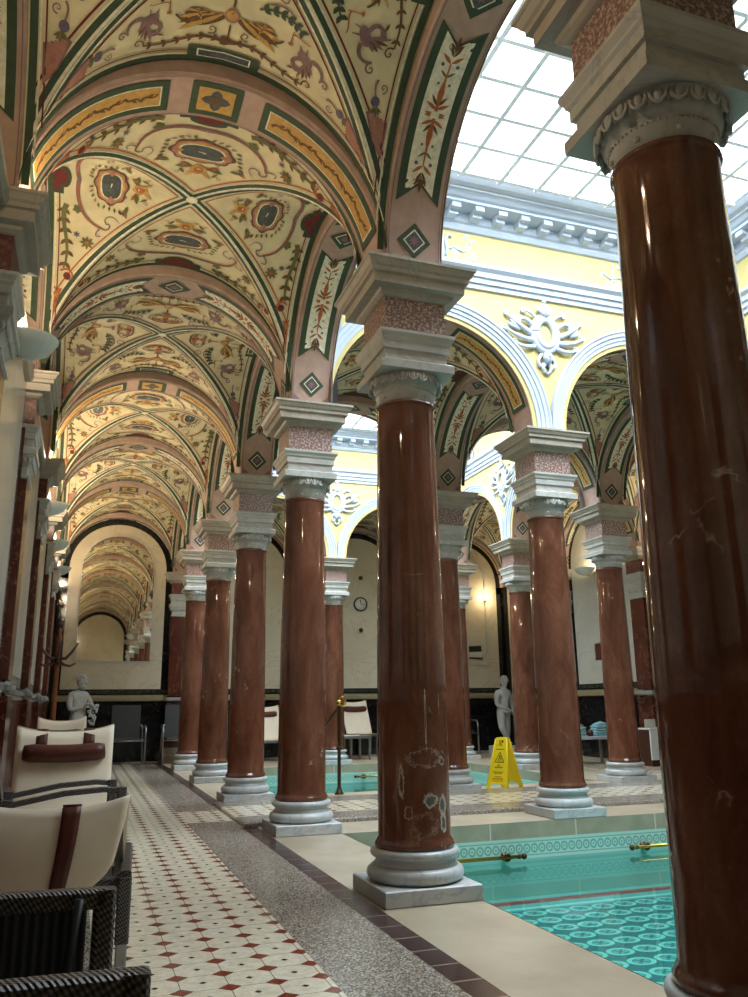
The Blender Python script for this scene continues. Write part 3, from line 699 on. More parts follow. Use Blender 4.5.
# ------------------------------------------------------------------ painted arches between the piers
def arcpath(r, seg=40): return [(-r, SPR)]+[(-r*cos(pi*i/seg), ZC+r*sin(pi*i/seg)) for i in range(seg+1)]+[(r, SPR)]
AL = pi*RS+2*(ZC-SPR)
def amap(a_, bb, off=0):
    a_ = a_+AL/2; st_ = ZC-SPR; r = RS-off
    if a_ < st_: return (-r, bb, SPR+a_)
    if a_ > AL-st_: return (r, bb, SPR+(AL-a_))
    t = (a_-st_)/RS; return (-r*cos(t), bb, ZC+r*sin(t))
def rib_mesh(kind):
    b = MB(['rose_plaster']); P0 = arcpath(RS); P1 = arcpath(RO-.001); n = len(P0); h = PH
    vs = []
    for (x, z) in P0: vs += [(x, -h+.012, z), (x, h-.012, z)]
    b.add(vs, [(2*i, 2*i+1, 2*i+3, 2*i+2) for i in range(n-1)], True)
    for s_ in (-1, 1):
        vs = []
        for (q0, q1) in zip(P0, P1):
            dx, dz = q1[0]-q0[0], q1[1]-q0[1]; l = sqrt(dx*dx+dz*dz)
            vs += [(q0[0], s_*(h-.012), q0[1]), (q0[0]+dx/l*.012, s_*h, q0[1]+dz/l*.012), (q1[0], s_*h, q1[1])]
        b.add(vs, [(3*i+j, 3*i+j+1, 3*i+4+j, 3*i+3+j) for i in range(n-1) for j in (0, 1)])
    p_ = Paint(b, lambda a_, y, off: amap(a_, y, off))
    def seg(a0, a1, w_, mat, bb=0, n_=10): p_.st([(a0+(a1-a0)*i/n_, bb) for i in range(n_+1)], w_, mat)
    def diamond(c, r, asp=1.0):
        for (k_, mt, ly) in ((1.0, 'green_paint', 1), (.66, 'ivory_paint', 2), (.56, 'slate_paint', 3)):
            p_.L(ly); rr = r*k_; p_.fan((c, 0), [(c-rr*asp, 0), (c, -rr), (c+rr*asp, 0), (c, rr)], mt)
        p_.L(4); p_.flower(c, 0, r*.32, 'mauve_paint', 8)
    def chevron_panel(a0, a1, hw, mat, ly, cut):
        # both ends notched (swallow tail)
        p_.L(ly); p_.mb.use(mat); N_ = 16; vs = []
        for i in range(N_+1):
            for bb in (-hw, 0, hw):
                c0 = a0+(cut if bb == 0 else 0); c1 = a1-(cut if bb == 0 else 0)
                vs.append(p_.P((c0+(c1-c0)*i/N_, bb)))
        p_.mb.add(vs, [(3*i+j, 3*i+j+1, 3*i+4+j, 3*i+3+j) for i in range(N_) for j in (0, 1)])
    def candel(a0, a1):
        c = (a0+a1)/2; ln = (a1-a0)
        p_.L(3)
        st0 = p_.mx
        for s_ in (1, -1):
            g = lambda d: c+s_*d
            an = 0 if s_ > 0 else pi
            p_.st([(g(0), 0), (g(.16), 0), (g(.30), 0)], .022, 'rust_paint', .008); p_.leaf(g(.05), 0, .16, .04, an, 'rust_paint')
            for q in (-1, 1):
                for (d, l, w_, an2, mt) in ((.03, .085, .022, 1.1, 'rust_paint'), (.05, .08, .02, .7, 'brown_paint'), (.0, .07, .02, 1.45, 'rust_paint'), (.22, .06, .016, .9, 'olive_paint'), (.30, .085, .022, .9, 'rust_paint'), (.34, .08, .02, .5, 'brown_paint'), (.38, .06, .016, .8, 'brown_paint')):
                    p_.leaf(g(d), 0, l, w_, an+q*an2*s_, mt)
                p_.ell(g(.29), q*.048, .012, .012, 'plum_paint', 8); p_.ell(g(.18), q*.036, .009, .009, 'olive_paint', 8)
                p_.spi(g(.40), q*.03, .022, 1.1, 0, .006, 'brown_paint', 12)
            p_.leaf(g(.36), 0, .11, .026, an, 'brown_paint')
        p_.L(4); p_.ell(c, 0, .022, .03, 'ivory_paint', 10); p_.ell(c, 0, .012, .02, 'rust_paint', 8)
    if kind == 'gold':
        for s_ in (-1, 1):
            a0, a1 = s_*.30, s_*1.42
            p_.L(1); seg(a0, a1, .27, 'green_paint', n_=14); p_.L(2); seg(a0+s_*.045, a1-s_*.045, .175, 'ivory_paint', n_=14); p_.L(3); seg(a0+s_*.055, a1-s_*.055, .155, 'ochre_paint', n_=14)
            p_.L(4); m_ = 9
            for i in range(m_):
                a_ = a0+s_*(.13+.97*(i)/m_); q = 1 if i % 2 else -1
                p_.bez((a_-.05, -.028*q), (a_-.01, .05*q), (a_+.03, -.05*q), (a_+.06, .028*q), .022, 'brown_paint', .012, 6); p_.leaf(a_, 0, .05, .022, .7*q, 'brown_paint')
        p_.L(1); seg(-.16, .16, .30, 'green_paint', n_=4); p_.L(2); seg(-.115, .115, .21, 'ochre_paint', n_=4); p_.L(3)
        p_.ell(0, 0, .075, .075, 'slate_paint', 16, lobes=4, la=.28); p_.L(4); p_.ell(0, 0, .035, .035, 'brown_paint', 12, lobes=4, la=.25)
    else:
        diamond(0, .13, 1.15)
        for s_ in (-1, 1):
            a0, a1 = s_*.19, s_*1.26
            lo, hi = min(a0, a1), max(a0, a1)
            chevron_panel(lo, hi, .145, 'green_paint', 1, .12); chevron_panel(lo+.055, hi-.055, .095, 'ivory_paint', 2, .085)
            candel(lo, hi)
            diamond(s_*1.50, .115, 1.05)
            for q in (-1, 1):
                p_.L(1); p_.fan((s_*1.62, q*.14), [(s_*1.60, q*.165), (s_*1.66, q*.165), (s_*1.66, q*.09)], 'mauve_paint')
    # raised edge fillets
    for q in (-1, 1):
        p_.L(1); seg(-AL/2+.01, AL/2-.01, .006, 'mauve_paint', q*.172, 40)
    return b.mesh('rib_'+kind)
RM = {k: rib_mesh(k) for k in ('gold', 'diamond')}
def face_mesh(side):
    """court side of an arcade bay: thin yellow reveal, moulded white archivolt, yellow spandrel; wall face at y=PH looking +y"""
    b = MB([]); y = PH
    def ann(r0, y0, r1, y1, mat):
        A, B = arcpath(r0), arcpath(r1); vs = []
        cl = lambda x: max(x, -RS-.002) if side < 0 else min(x, RS+.002)
        for (q0, q1) in zip(A, B): vs += [(cl(q0[0]), y0, q0[1]), (cl(q1[0]), y1, q1[1])]
        b.use(mat).add(vs, [(2*i, 2*i+1, 2*i+3, 2*i+2) for i in range(len(A)-1)])
    ann(RS, y+.004, RS+.045, y+.004, 'yellow_wall')
    st_ = [(RS+.045, .004), (RS+.045, .02), (RS+.085, .022), (RS+.087, .034), (RS+.125, .036), (RS+.128, .05), (RS+.16, .052), (RS+.175, .066), (RS+.19, .062), (RS+.19, .004)]
    for (q0, q1) in zip(st_, st_[1:]): ann(q0[0], y+q0[1], q1[0], y+q1[1], 'white_plaster')
    A = arcpath(RS+.188, 48); vs = []
    for (x, z) in A: x = RO*x/(RS+.188); vs += [(x, y+.004, z), (x, y+.004, 5.20)]
    b.use('yellow_wall').add(vs, [(2*i, 2*i+1, 2*i+3, 2*i+2) for i in range(len(A)-1)])
    # body of the wall above the arch, closes the court off from the vaults
    A = arcpath(RO-.001, 24); vs = []
    for (x, z) in A: vs += [(x, -PH+.01, z), (x, -PH+.01, 5.2)]
    b.add(vs, [(2*i, 2*i+1, 2*i+3, 2*i+2) for i in range(len(A)-1)])
    return b.mesh('court_face')
FM = {q: face_mesh(q) for q in (-1, 1)}; ai = [0]
def rib(n0, k0, axis, kind, court=None):
    ai[0] += 1
    x = GX(n0)+(S/2 if axis == 'x' else 0); y = GY(k0)+(S/2 if axis == 'y' else 0); rz = 0 if axis == 'x' else pi/2
    o = link('trim_arch_%d' % ai[0], RM[kind], None, (x, y, 0), rz, 'structure')
    if court is not None:
        low = (n0 in (0,)) if axis == 'x' else (k0 in (0, 3))
        sd = (-1 if low else 1) * (1 if court else -1)
        link('wall_court_%d' % ai[0], FM[sd], None, (x, y, 0), rz+(0 if court else pi), 'structure')
COURTS = [(0, 0), (0, 3)]                              # lower corner (n, k) of each 2 x 2 court
def incourt(n, k): return any(c[0] <= n < c[0]+2 and c[1] <= k < c[1]+2 for c in COURTS)
for n in range(-1, 3):
    for k in range(-1, 7):                            # arches running along x, on the line y = GY(k)
        a_, b_ = incourt(n, k-1), incourt(n, k)
        if a_ and b_: continue
        kind = 'gold' if k % 2 == 1 else 'diamond'
        rib(n, k, 'x', kind if n == -1 else ('gold' if (k+n) % 2 == 0 else 'diamond'), True if b_ else (False if a_ else None))
for n in range(-1, 4):
    for k in range(-1, 6):
        a_, b_ = incourt(n-1, k), incourt(n, k)
        if a_ and b_: continue
        # local +y of a rib turned 90 degrees points to -x
        rib(n, k, 'y', 'diamond', False if b_ else (True if a_ else None))
# ------------------------------------------------------------------ court entablature, roof and skylight
LOWM = [(0, 5.14), (.03, 5.14), (.03, 5.19), (.055, 5.195), (.055, 5.25), (.08, 5.255), (.08, 5.31), (.12, 5.34), (.12, 5.375), (0, 5.385)]
CORN = [(0, 5.78), (.03, 5.785), (.05, 5.82), (.05, 5.845), (.075, 5.86), (.075, 5.955), (.26, 5.96), (.26, 5.99), (.29, 6.0), (.33, 6.035), (.36, 6.04), (.36, 6.06), (.42, 6.07), (.47, 6.10), (.50, 6.11), (.50, 6.2)]
for ci_, (cn, ck) in enumerate(COURTS):
    x0, x1, y0, y1 = GX(cn)+PH+.004, GX(cn+2)-PH-.004, GY(ck)+PH+.004, GY(ck+2)-PH-.004
    def sweep(mb, prof):
        vs = []
        for (d, z) in prof: vs += [(x0+d, y0+d, z), (x1-d, y0+d, z), (x1-d, y1-d, z), (x0+d, y1-d, z)]
        mb.add(vs, [(j*4+i, j*4+(i+1) % 4, (j+1)*4+(i+1) % 4, (j+1)*4+i) for j in range(len(prof)-1) for i in range(4)])
    b = MB(['white_plaster', 'yellow_wall']); b.use('white_plaster'); sweep(b, LOWM); b.use('yellow_wall'); sweep(b, [(0.0, 5.36), (0, 5.8)])
    b.use('white_plaster'); sweep(b, CORN)
    # modillions under the cornice
    L = x1-x0; nmod = 17
    for i in range(nmod):
        t = (i+.5)/nmod*(L-.1)+.05; w_ = .05
        for (ax, s_) in (('x', 0), ('x', 1), ('y', 0), ('y', 1)):
            for (d0, d1, z0, z1) in ((.07, .24, 5.905, 5.958), (.07, .17, 5.865, 5.905)):
                if ax == 'x':
                    ya, yb = (y0+d0, y0+d1) if s_ == 0 else (y1-d1, y1-d0); b.box(x0+t-w_, x0+t+w_, ya, yb, z0, z1)
                else:
                    xa, xb = (x0+d0, x0+d1) if s_ == 0 else (x1-d1, x1-d0); b.box(xa, xb, y0+t-w_, y0+t+w_, z0, z1)
    b.build('trim_cornice_%d' % (ci_+1), kind='structure')
    # stucco foliage and medallions on the frieze above each arch crown
    fo = MB(['white_plaster', 'breccia'])
    def leafsolid(mb, c, ux, uz, nrm, l, w_, g, t=.018):
        dx = ux*cos(g)+uz*sin(g); dy = -ux*sin(g)+uz*cos(g); pts = [c+dx*(u*l)+dy*(v*w_/2) for (u, v) in ((0, 0), (.3, .9), (.6, 1), (1, 0), (.6, -1), (.3, -.9))]
        mid = c+dx*(.5*l)+nrm*t; mb.add([mid]+pts, [(0, 1+i, 1+(i+1) % 6) for i in range(6)], True)
    for (ox, oy, ux, nr) in ((None, y1, Vector((1, 0, 0)), Vector((0, -1, 0))), (None, y0, Vector((1, 0, 0)), Vector((0, 1, 0))), (x0, None, Vector((0, 1, 0)), Vector((1, 0, 0))), (x1, None, Vector((0, 1, 0)), Vector((-1, 0, 0)))):
        for q in (0, 1):
            c = Vector((ox if ox is not None else GX(cn+q)+S/2, oy if oy is not None else GY(ck+q)+S/2, 5.585)); uz = Vector((0, 0, 1))
            fo.use('breccia'); fo.add([c+nr*.02-ux*.10-uz*.11, c+nr*.02+ux*.10-uz*.11, c+nr*.02+ux*.10+uz*.11, c+nr*.02-ux*.10+uz*.11], [(0, 1, 2, 3)])
            fo.use('white_plaster')
            fo.tube([c+nr*.02+ux*a_+uz*b_ for (a_, b_) in ((-.12, -.13), (.12, -.13), (.12, .13), (-.12, .13), (-.12, -.13))], .02, 6)
            for s_ in (-1, 1):
                fo.tube([c+nr*.015+ux*s_*a_+uz*b_ for (a_, b_) in ((.15, -.12), (.17, -.03), (.15, .06), (.19, .13), (.22, .10))], .018, 6)
                fo.tube([c+nr*.01+ux*s_*a_+uz*b_ for (a_, b_) in ((.16, -.05), (.25, .0), (.35, -.04), (.45, .02))], .008, 5)
                for i in range(16):
                    px = .22+.26*random.random(); pz = -.13+.26*random.random()
                    leafsolid(fo, c+nr*.004+ux*s_*px+uz*pz, ux*s_, uz, nr, .075, .034, random.uniform(-1.4, 1.6))
    fo.build('trim_frieze_stucco_%d' % (ci_+1), kind='structure')
    # roof ring and skylight
    r = MB(['white_plaster']); d = .5
    X0, X1, Y0, Y1 = x0+d, x1-d, y0+d, y1-d
    for bx in ((x0-.4, X0+.0, y0-.4, y1+.4), (X1, x1+.4, y0-.4, y1+.4), (X0, X1, y0-.4, Y0), (X0, X1, Y1, y1+.4)): r.box(bx[0], bx[1], bx[2], bx[3], 6.12, 6.3)
    for bx in ((x0-.4, x0-.25, y0-.4, y1+.4), (x1+.25, x1+.4, y0-.4, y1+.4), (x0-.4, x1+.4, y0-.4, y0-.25), (x0-.4, x1+.4, y1+.25, y1+.4)): r.box(bx[0], bx[1], bx[2], bx[3], 5.0, 6.12)
    r.build('ceiling_court_%d' % (ci_+1), kind='structure')
    g = MB(['skylight_glass']); g.add([(X0, Y0, 6.10), (X1, Y0, 6.10), (X1, Y1, 6.10), (X0, Y1, 6.10)], [(0, 1, 2, 3)]); wo = g.build('window_%d' % (ci_+1), kind='structure')
    gb = MB(['glazing_bar']); x = 3.17-.423*8
    while x < X1:
        if x > X0+.02: gb.box(x-.022, x+.022, Y0, Y1, 6.055, 6.095)
        x += .423
    y = (6.25 if ci_ == 0 else 6.25+3*S)-.40*30
    while y < Y1:
        if y > Y0+.02: gb.box(X0, X1, y-.02, y+.02, 6.06, 6.094)
        y += .40
    gb.build('glazing_bars', wo)
# roof over the vaults so that no daylight leaks round them
r = MB(['white_plaster'])
z0, z1 = 5.08, 5.14
a0, a1 = GX(0)-.1, GX(2)+.1
r.box(XL-.3, a0, YF-.3, YB+.3, z0, z1); r.box(a1, XR+.3, YF-.3, YB+.3, z0, z1)
for (q0, q1) in ((YF-.3, GY(0)-.1), (GY(2)+.1, GY(3)-.1), (GY(5)+.1, YB+.3)): r.box(a0, a1, q0, q1, z0, z1)
r.build('ceiling_roof', kind='structure')
# ================================================================== MOUNTED ORNAMENT
def cartouche_mesh():
    b = MB(['white_plaster']); N0 = Vector((0, 1, 0))
    def T(pts, r):
        r = [q*1.35 for q in r] if isinstance(r, (list, tuple)) else r*1.35
        b.tube([(x, .02+d, z) for (x, z, d) in [(p_[0], p_[1], p_[2] if len(p_) > 2 else 0) for p_ in pts]], r, 6)
    oval = [(.105*cos(2*pi*i/28), .15*sin(2*pi*i/28), .02) for i in range(29)]
    T(oval, .026); T([(1.35*x, 1.28*z, .0) for (x, z, d) in oval], .03)
    for i in range(24):
        t = 2*pi*i/24; b.ball((.125*cos(t), .05, .175*sin(t)), .012, seg=6, rings=4)
    b.use('yellow_wall').ball((0, .012, 0), .10, .022, .145, 16, 6); b.use('white_plaster')
    # crown shell on top and mask below
    for i in range(7):
        g = pi*(i/6); T([(0, .19, .03), (.045*cos(g), .24+.03*sin(g), .04), (.085*cos(g), .27+.07*sin(g), .02)], [.016, .018, .012])
    b.ball((0, .05, .285), .035, .03, .035, 10, 6); b.ball((0, .04, .365), .028, .025, .022)
    b.ball((0, .05, -.27), .055, .045, .07, 12, 8); b.ball((0, .09, -.265), .016, .016, .022, 8, 5)
    for s_ in (-1, 1):
        T([(s_*.02, -.33), (s_*.05, -.37), (s_*.03, -.42), (0, -.45)], [.022, .018, .014, .008])
        T([(s_*.05, -.22), (s_*.10, -.30), (s_*.09, -.36), (s_*.05, -.38), (s_*.06, -.34)], .014)
        # scrolling wings, three tiers
        for (x0, z0, x1, z1, x2, z2, r) in ((.12, .05, .24, .20, .33, .10, .022), (.14, -.02, .33, .05, .44, .18, .024), (.14, -.08, .34, -.10, .46, .02, .022), (.12, -.14, .27, -.22, .36, -.12, .02), (.09, .15, .16, .24, .24, .24, .018)):
            pts = []
            for i in range(9):
                t = i/8; pts.append((s_*((1-t)**2*x0+2*t*(1-t)*x1+t*t*x2), (1-t)**2*z0+2*t*(1-t)*z1+t*t*z2, .02*sin(pi*t)))
            T(pts, [r*(1-.55*i/8) for i in range(9)])
            T([(s_*x2+.022*cos(g)*1, z2+.022*sin(g), .0) for g in [2*pi*i/8 for i in range(9)]], .009)
        for i in range(5):
            g = .2+.34*i; T([(s_*.30, .02), (s_*(.30+.09*cos(g)), .02+.10*sin(g), .015), (s_*(.30+.15*cos(g+.25)), .02+.17*sin(g+.25))], [.016, .014, .004])
    for i in range(3): b.ball((0, .03, -.18-.0*i), .03, .03, .02, 8, 5)
    return b.mesh('cartouche')
CM = cartouche_mesh(); qi = 0
for (cn, ck) in COURTS:
    for (x, y, rz) in ((GX(cn+1), GY(ck+2)-PH-.004, pi), (GX(cn+1), GY(ck)+PH+.004, 0), (GX(cn)+PH+.004, GY(ck+1), -pi/2), (GX(cn+2)-PH-.004, GY(ck+1), pi/2)):
        qi += 1; link('trim_cartouche_%d' % qi, CM, None, (x, y, 4.74), rz, 'structure')
# ================================================================== LAMPS
def bowl(name, x, y, z, s_, label, glow, power, grp):
    """opaque frosted half bowl open to the vault, on a wall bracket; its bulb lights the vault"""
    t = thing(name, label, 'wall lamp', (x, y, z), 0, grp)
    b = MB(['frosted_glass']); b.lathe([(.02, -.13), (.08, -.115), (.15, -.07), (.195, .0), (.20, .015), (.185, .01), (.14, -.055), (.08, -.095), (.02, -.11)], 28); b.build('bowl', t)
    k = MB(['brass']); k.tube([(-.17*s_, 0, -.05), (-.10*s_, 0, -.13), (0, 0, -.12)], .010, 8); k.build('bracket', t)
    if glow: g = MB(['lamp_glow']); g.ball((0, 0, -.03), .045); g.build('bulb', t)
    l = bpy.data.lights.new('bulb_light', 'POINT'); l.energy = power; l.color = (1, .80, .55); l.shadow_soft_size = .05
    o = bpy.data.objects.new('bulb_light', l); COL.objects.link(o); o.parent = t; o.location = (0, 0, .03)
    return t
LB = 'white half bowl uplighter on the left wall, '
bowl('wall_lamp', XL+.19, GY(1.5), 3.50, 1, LB+'nearest and largest', False, LAMPW*.8, 'bowl uplighters on the left wall')
bowl('wall_lamp', XL+.19, GY(3.5), 3.50, 1, LB+'second one along', False, LAMPW*1.4, 'bowl uplighters on the left wall')
bowl('wall_lamp', XL+.19, GY(5.5), 3.50, 1, LB+'farthest, just before the mirror wall', False, LAMPW*1.4, 'bowl uplighters on the left wall')
bowl('wall_lamp', XL+.19, GY(4.5), 3.50, 1, LB+'glowing beside the mirror arch', True, LAMPW*1.8, 'bowl uplighters on the left wall')
def fill_lamp(x, y, p_, label):  # added lamp, out of sight on an impost, to brighten the aisle
    t = thing('added_fill_lamp', label, 'added fill lamp', (x, y, 3.654), 0, 'added fill lamps out of sight on the wall imposts')
    MB(['bronze']).lathe([(.03, 0), (.045, .01), (.045, .05), (.04, .052), (.036, .03), (.01, .03)], 14).build('housing', t); MB(['lamp_glow']).ball((0, 0, .045), .02).build('bulb', t)
    l = bpy.data.lights.new('bulb_light', 'POINT'); l.energy = p_; l.color = (1, .80, .55); l.shadow_soft_size = .04
    o = bpy.data.objects.new('bulb_light', l); COL.objects.link(o); o.parent = t; o.location = (0, 0, .08)
fill_lamp(XL+.29, GY(0), LAMPW*.8, 'added unseen fill lamp on the wall impost nearest the camera')
fill_lamp(XL+.29, GY(1), LAMPW*.3, 'added unseen fill lamp on top of the second wall impost')
fill_lamp(XL+.29, GY(3), LAMPW*.8, 'added unseen fill lamp on top of the fourth wall impost')
for q, (k, lb) in enumerate(((1.5, 'beside the near pool'), (3.5, 'opposite the far pool'), (4.5, 'near the far corner'))):  # right wall bowls are added to give the aisles warm fill
    bowl('wall_lamp', XR-.36, GY(k), 3.5, -1, 'added white fill-light bowl on the right hand wall '+lb, False, LAMPW*.6, 'added fill-light bowls on the right wall')
# small glowing lamp on the end wall
t = thing('wall_lamp', 'small lit wall lamp glowing on the pale arched panel of the end wall', 'wall lamp', (8.70, YB-.06, 3.40))
b = MB(['brass']); b.ball((0, -.01, -.08), .03); b.tube([(0, 0, -.08), (0, -.08, -.10), (0, -.10, -.04)], .008, 6); b.build('bracket', t)
b = MB(['lamp_glow']); b.lathe([(.02, -.04), (.045, -.01), (.05, .03), (.04, .06), (.015, .075)], 14, c=(0, -.10)); b.build('lamp_shade', t)
l = bpy.data.lights.new('bulb_light', 'POINT'); l.energy = 8; l.color = (1, .8, .5); l.shadow_soft_size = .06
o = bpy.data.objects.new('bulb_light', l); COL.objects.link(o); o.parent = t; o.location = (0, -.18, .02)
# ================================================================== THINGS ON THE FAR WALLS
t = thing('wall_clock', 'round white wall clock with dark rim between two small knobs', 'clock', (5.66, YB-.05, 3.16))
RXm = Matrix.Rotation(pi/2, 4, 'X')
MB(['clock_face']).lathe([(.001, 0), (.135, 0), (.135, .03), (.001, .03)], 28, mt=RXm).build('dial', t)
MB(['iron']).lathe([(.13, 0), (.155, 0), (.155, .045), (.145, .05), (.13, .04)], 28, mt=RXm, caps=False).build('rim', t)
b = MB(['iron']); b.box(-.006, .006, -.04, -.034, 0, .1); b.box(0, .075, -.04, -.034, -.006, .006); b.build('hands', t)
for z, lb in ((3.74, 'small round dark knob on the end wall above the clock'), (2.60, 'small round dark knob on the end wall below the clock')):
    tag(MB(['bronze']).lathe([(.012, 0), (.012, .03), (.045, .035), (.045, .06), (.01, .075)], 14, mt=RXm).build('round_boss', loc=(5.66, YB-.05, z)), lb, 'boss')
t = thing('notice_board', 'small dark notice hanging over a pale card, crooked, on the end wall', 'notice', (8.42, YB-.06, 2.16))
MB(['iron']).box(-.16, .15, -.012, 0, 0, .13, mt=Matrix.Rotation(-.05, 4, 'Y')).build('dark_board', t); MB(['clock_face']).box(-.16, .16, -.008, 0, -.12, 0).build('card', t); MB(['iron']).box(-.16, .18, -.014, 0, -.16, -.13, mt=Matrix.Rotation(.05, 4, 'Y')).build('lower_edge', t)
t = thing('wall_plaque', 'reddish brown framed plaque on the pale right hand wall', 'plaque', (XR-.05, 13.45, 1.95))
MB(['dark_wood']).box(0, .03, -.14, .14, -.17, .17, bev=.008).build('frame', t); MB(['leather']).box(-.006, 0, -.11, .11, -.14, .14).build('panel', t)
# ================================================================== STATUES
def skin(name, verts, edges, rad, mat, parent=None, sub=2):
    me = bpy.data.meshes.new(name+'_cage'); me.from_pydata(verts, edges, []); o = bpy.data.objects.new(name, me); COL.objects.link(o)
    md = o.modifiers.new('skin', 'SKIN'); md.use_smooth_shade = True
    for i, r in enumerate(rad):
        sv = me.skin_vertices[0].data[i]; sv.radius = r if isinstance(r, tuple) else (r, r)
    me.skin_vertices[0].data[0].use_root = True
    s_ = o.modifiers.new('sub', 'SUBSURF'); s_.levels = s_.render_levels = sub
    dg = bpy.context.evaluated_depsgraph_get(); nm = bpy.data.meshes.new_from_object(o.evaluated_get(dg)); bpy.data.objects.remove(o)
    nm.materials.clear(); nm.materials.append(M[mat])
    for p_ in nm.polygons: p_.use_smooth = True
    return link(name, nm, parent)
def hand(mb, o, d, up, s_=1, sc=1.0):
    """palm, four fingers of unequal length and a thumb; o wrist, d direction, up back of hand"""
    o = Vector(o); d = Vector(d).normalized(); sd = d.cross(Vector(up)).normalized()*s_; up = sd.cross(d).normalized()*s_
    mb.tube([o, o+d*.03*sc, o+d*.06*sc], [.018*sc, .026*sc, .022*sc], 8)
    for i, (l, q) in enumerate(((.060, -1.5), (.072, -.5), (.068, .5), (.052, 1.5))):
        b0 = o+d*.055*sc+sd*q*.013*sc; mb.tube([b0, b0+d*l*.45*sc, b0+d*l*.8*sc-up*.012*sc, b0+d*l*.95*sc-up*.03*sc], [.0085*sc, .008*sc, .007*sc, .005*sc], 6)
    b0 = o+d*.02*sc-sd*.02*sc; mb.tube([b0, b0+d*.025*sc-sd*.018*sc, b0+d*.05*sc-sd*.022*sc-up*.012*sc], [.010*sc, .009*sc, .006*sc], 6)
def head(mb, c, yaw, tilt, sc=1.0, hair=True):
    R = Matrix.Rotation(yaw, 3, 'Z') @ Matrix.Rotation(tilt, 3, 'X'); c = Vector(c)
    P = lambda x, y, z: c+R @ Vector((x*sc, y*sc, z*sc))
    mb.ball(P(0, 0, .02), .070*sc, .085*sc, .095*sc, 16, 10, R); mb.ball(P(0, -.028, -.045), .048*sc, .055*sc, .055*sc, 12, 8, R)
    mb.tube([P(0, -.078, .035), P(0, -.098, .0), P(0, -.084, -.012)], [.009*sc, .014*sc, .008*sc], 6)
    for s_ in (-1, 1):
        mb.ball(P(s_*.028, -.076, .022), .013*sc, .009*sc, .008*sc, 8, 5, R); mb.tube([P(s_*.012, -.084, .042), P(s_*.045, -.074, .043)], .007*sc, 5)
        mb.ball(P(s_*.070, .005, .0), .010*sc, .018*sc, .026*sc, 8, 5, R)
    mb.ball(P(0, -.083, -.040), .020*sc, .008*sc, .006*sc, 8, 4, R); mb.ball(P(0, -.081, -.050), .017*sc, .008*sc, .007*sc, 8, 4, R); mb.ball(P(0, -.075, -.082), .018*sc, .014*sc, .013*sc, 8, 5, R)
    rnd = random.Random(3)
    if hair:
        for i in range(60):
            t = rnd.uniform(0, 2*pi); e_ = rnd.uniform(-.1, 1.4); x, y, z = .074*cos(e_)*cos(t), .088*cos(e_)*sin(t), .02+.097*sin(e_)
            if y < -.05 and z < .07: continue
            mb.ball(P(x, y, z), rnd.uniform(.013, .021)*sc, seg=7, rings=5)
# far statue: nude youth standing, legs crossed, one arm across the hips
def pedestal(t, w_, h, mat='white_marble'):
    MB([mat]).box(-w_, w_, -w_, w_, 0, h, bev=.01).build('pedestal', t)
t = thing('marble_statue', 'white marble statue of a standing nude youth with crossed legs by the black dado', 'statue', (8.53, 16.0, 0), .25)
pedestal(t, .24, .15)
V = [(0, 0, .86), (.01, 0, .98), (.02, .01, 1.13), (.02, .0, 1.24), (.02, -.01, 1.31), (.03, -.02, 1.37),
     (-.075, 0, .80), (-.155, -.10, .52), (-.03, -.10, .35), (.05, -.07, .21), (.06, -.15, .185),
     (.075, 0, .80), (.085, -.01, .50), (.11, .02, .22), (.12, -.07, .18),
     (-.13, .0, 1.23), (-.18, .0, 1.16), (-.185, -.02, .98), (-.06, -.14, .90),
     (.16, .0, 1.23), (.20, .0, 1.17), (.25, .01, .99), (.22, -.07, .86)]
E_ = [(0, 1), (1, 2), (2, 3), (3, 4), (4, 5), (0, 6), (6, 7), (7, 8), (8, 9), (9, 10), (0, 11), (11, 12), (12, 13), (13, 14), (3, 15), (15, 16), (16, 17), (17, 18), (3, 19), (19, 20), (20, 21), (21, 22)]
RD = [(.135, .10), (.125, .09), (.155, .10), (.125, .085), .052, .048, .10, .07, .062, .040, .032, .10, .07, .040, .032, .072, .058, .046, .028, .072, .058, .046, .028]
skin('figure', V, E_, RD, 'statue_marble', t)
b = MB(['statue_marble']); head(b, (.03, -.03, 1.45), -.3, .35, 1.12); b.build('head', t)
b = MB(['statue_marble']); hand(b, (-.06, -.14, .90), (1, -.2, -.2), (0, -1, .2)); b.build('hand', t)
b = MB(['statue_marble']); hand(b, (.22, -.07, .86), (-.4, -.5, -.7), (1, -.3, 0), -1); b.build('hand', t)
b = MB(['statue_marble'])
for i in range(9):
    u = i/8; b.tube([(-.10+.22*u, -.09-.04*sin(pi*u), .90-.02*u), (-.09+.20*u, -.12-.03*sin(pi*u), .84), (-.07+.17*u, -.10, .77+.02*sin(9*u))], [.02, .022, .01], 6)
b.tube([(.13, .07, .15), (.15, .08, .45), (.12, .06, .70)], [.07, .05, .05], 8); b.build('drapery', t)
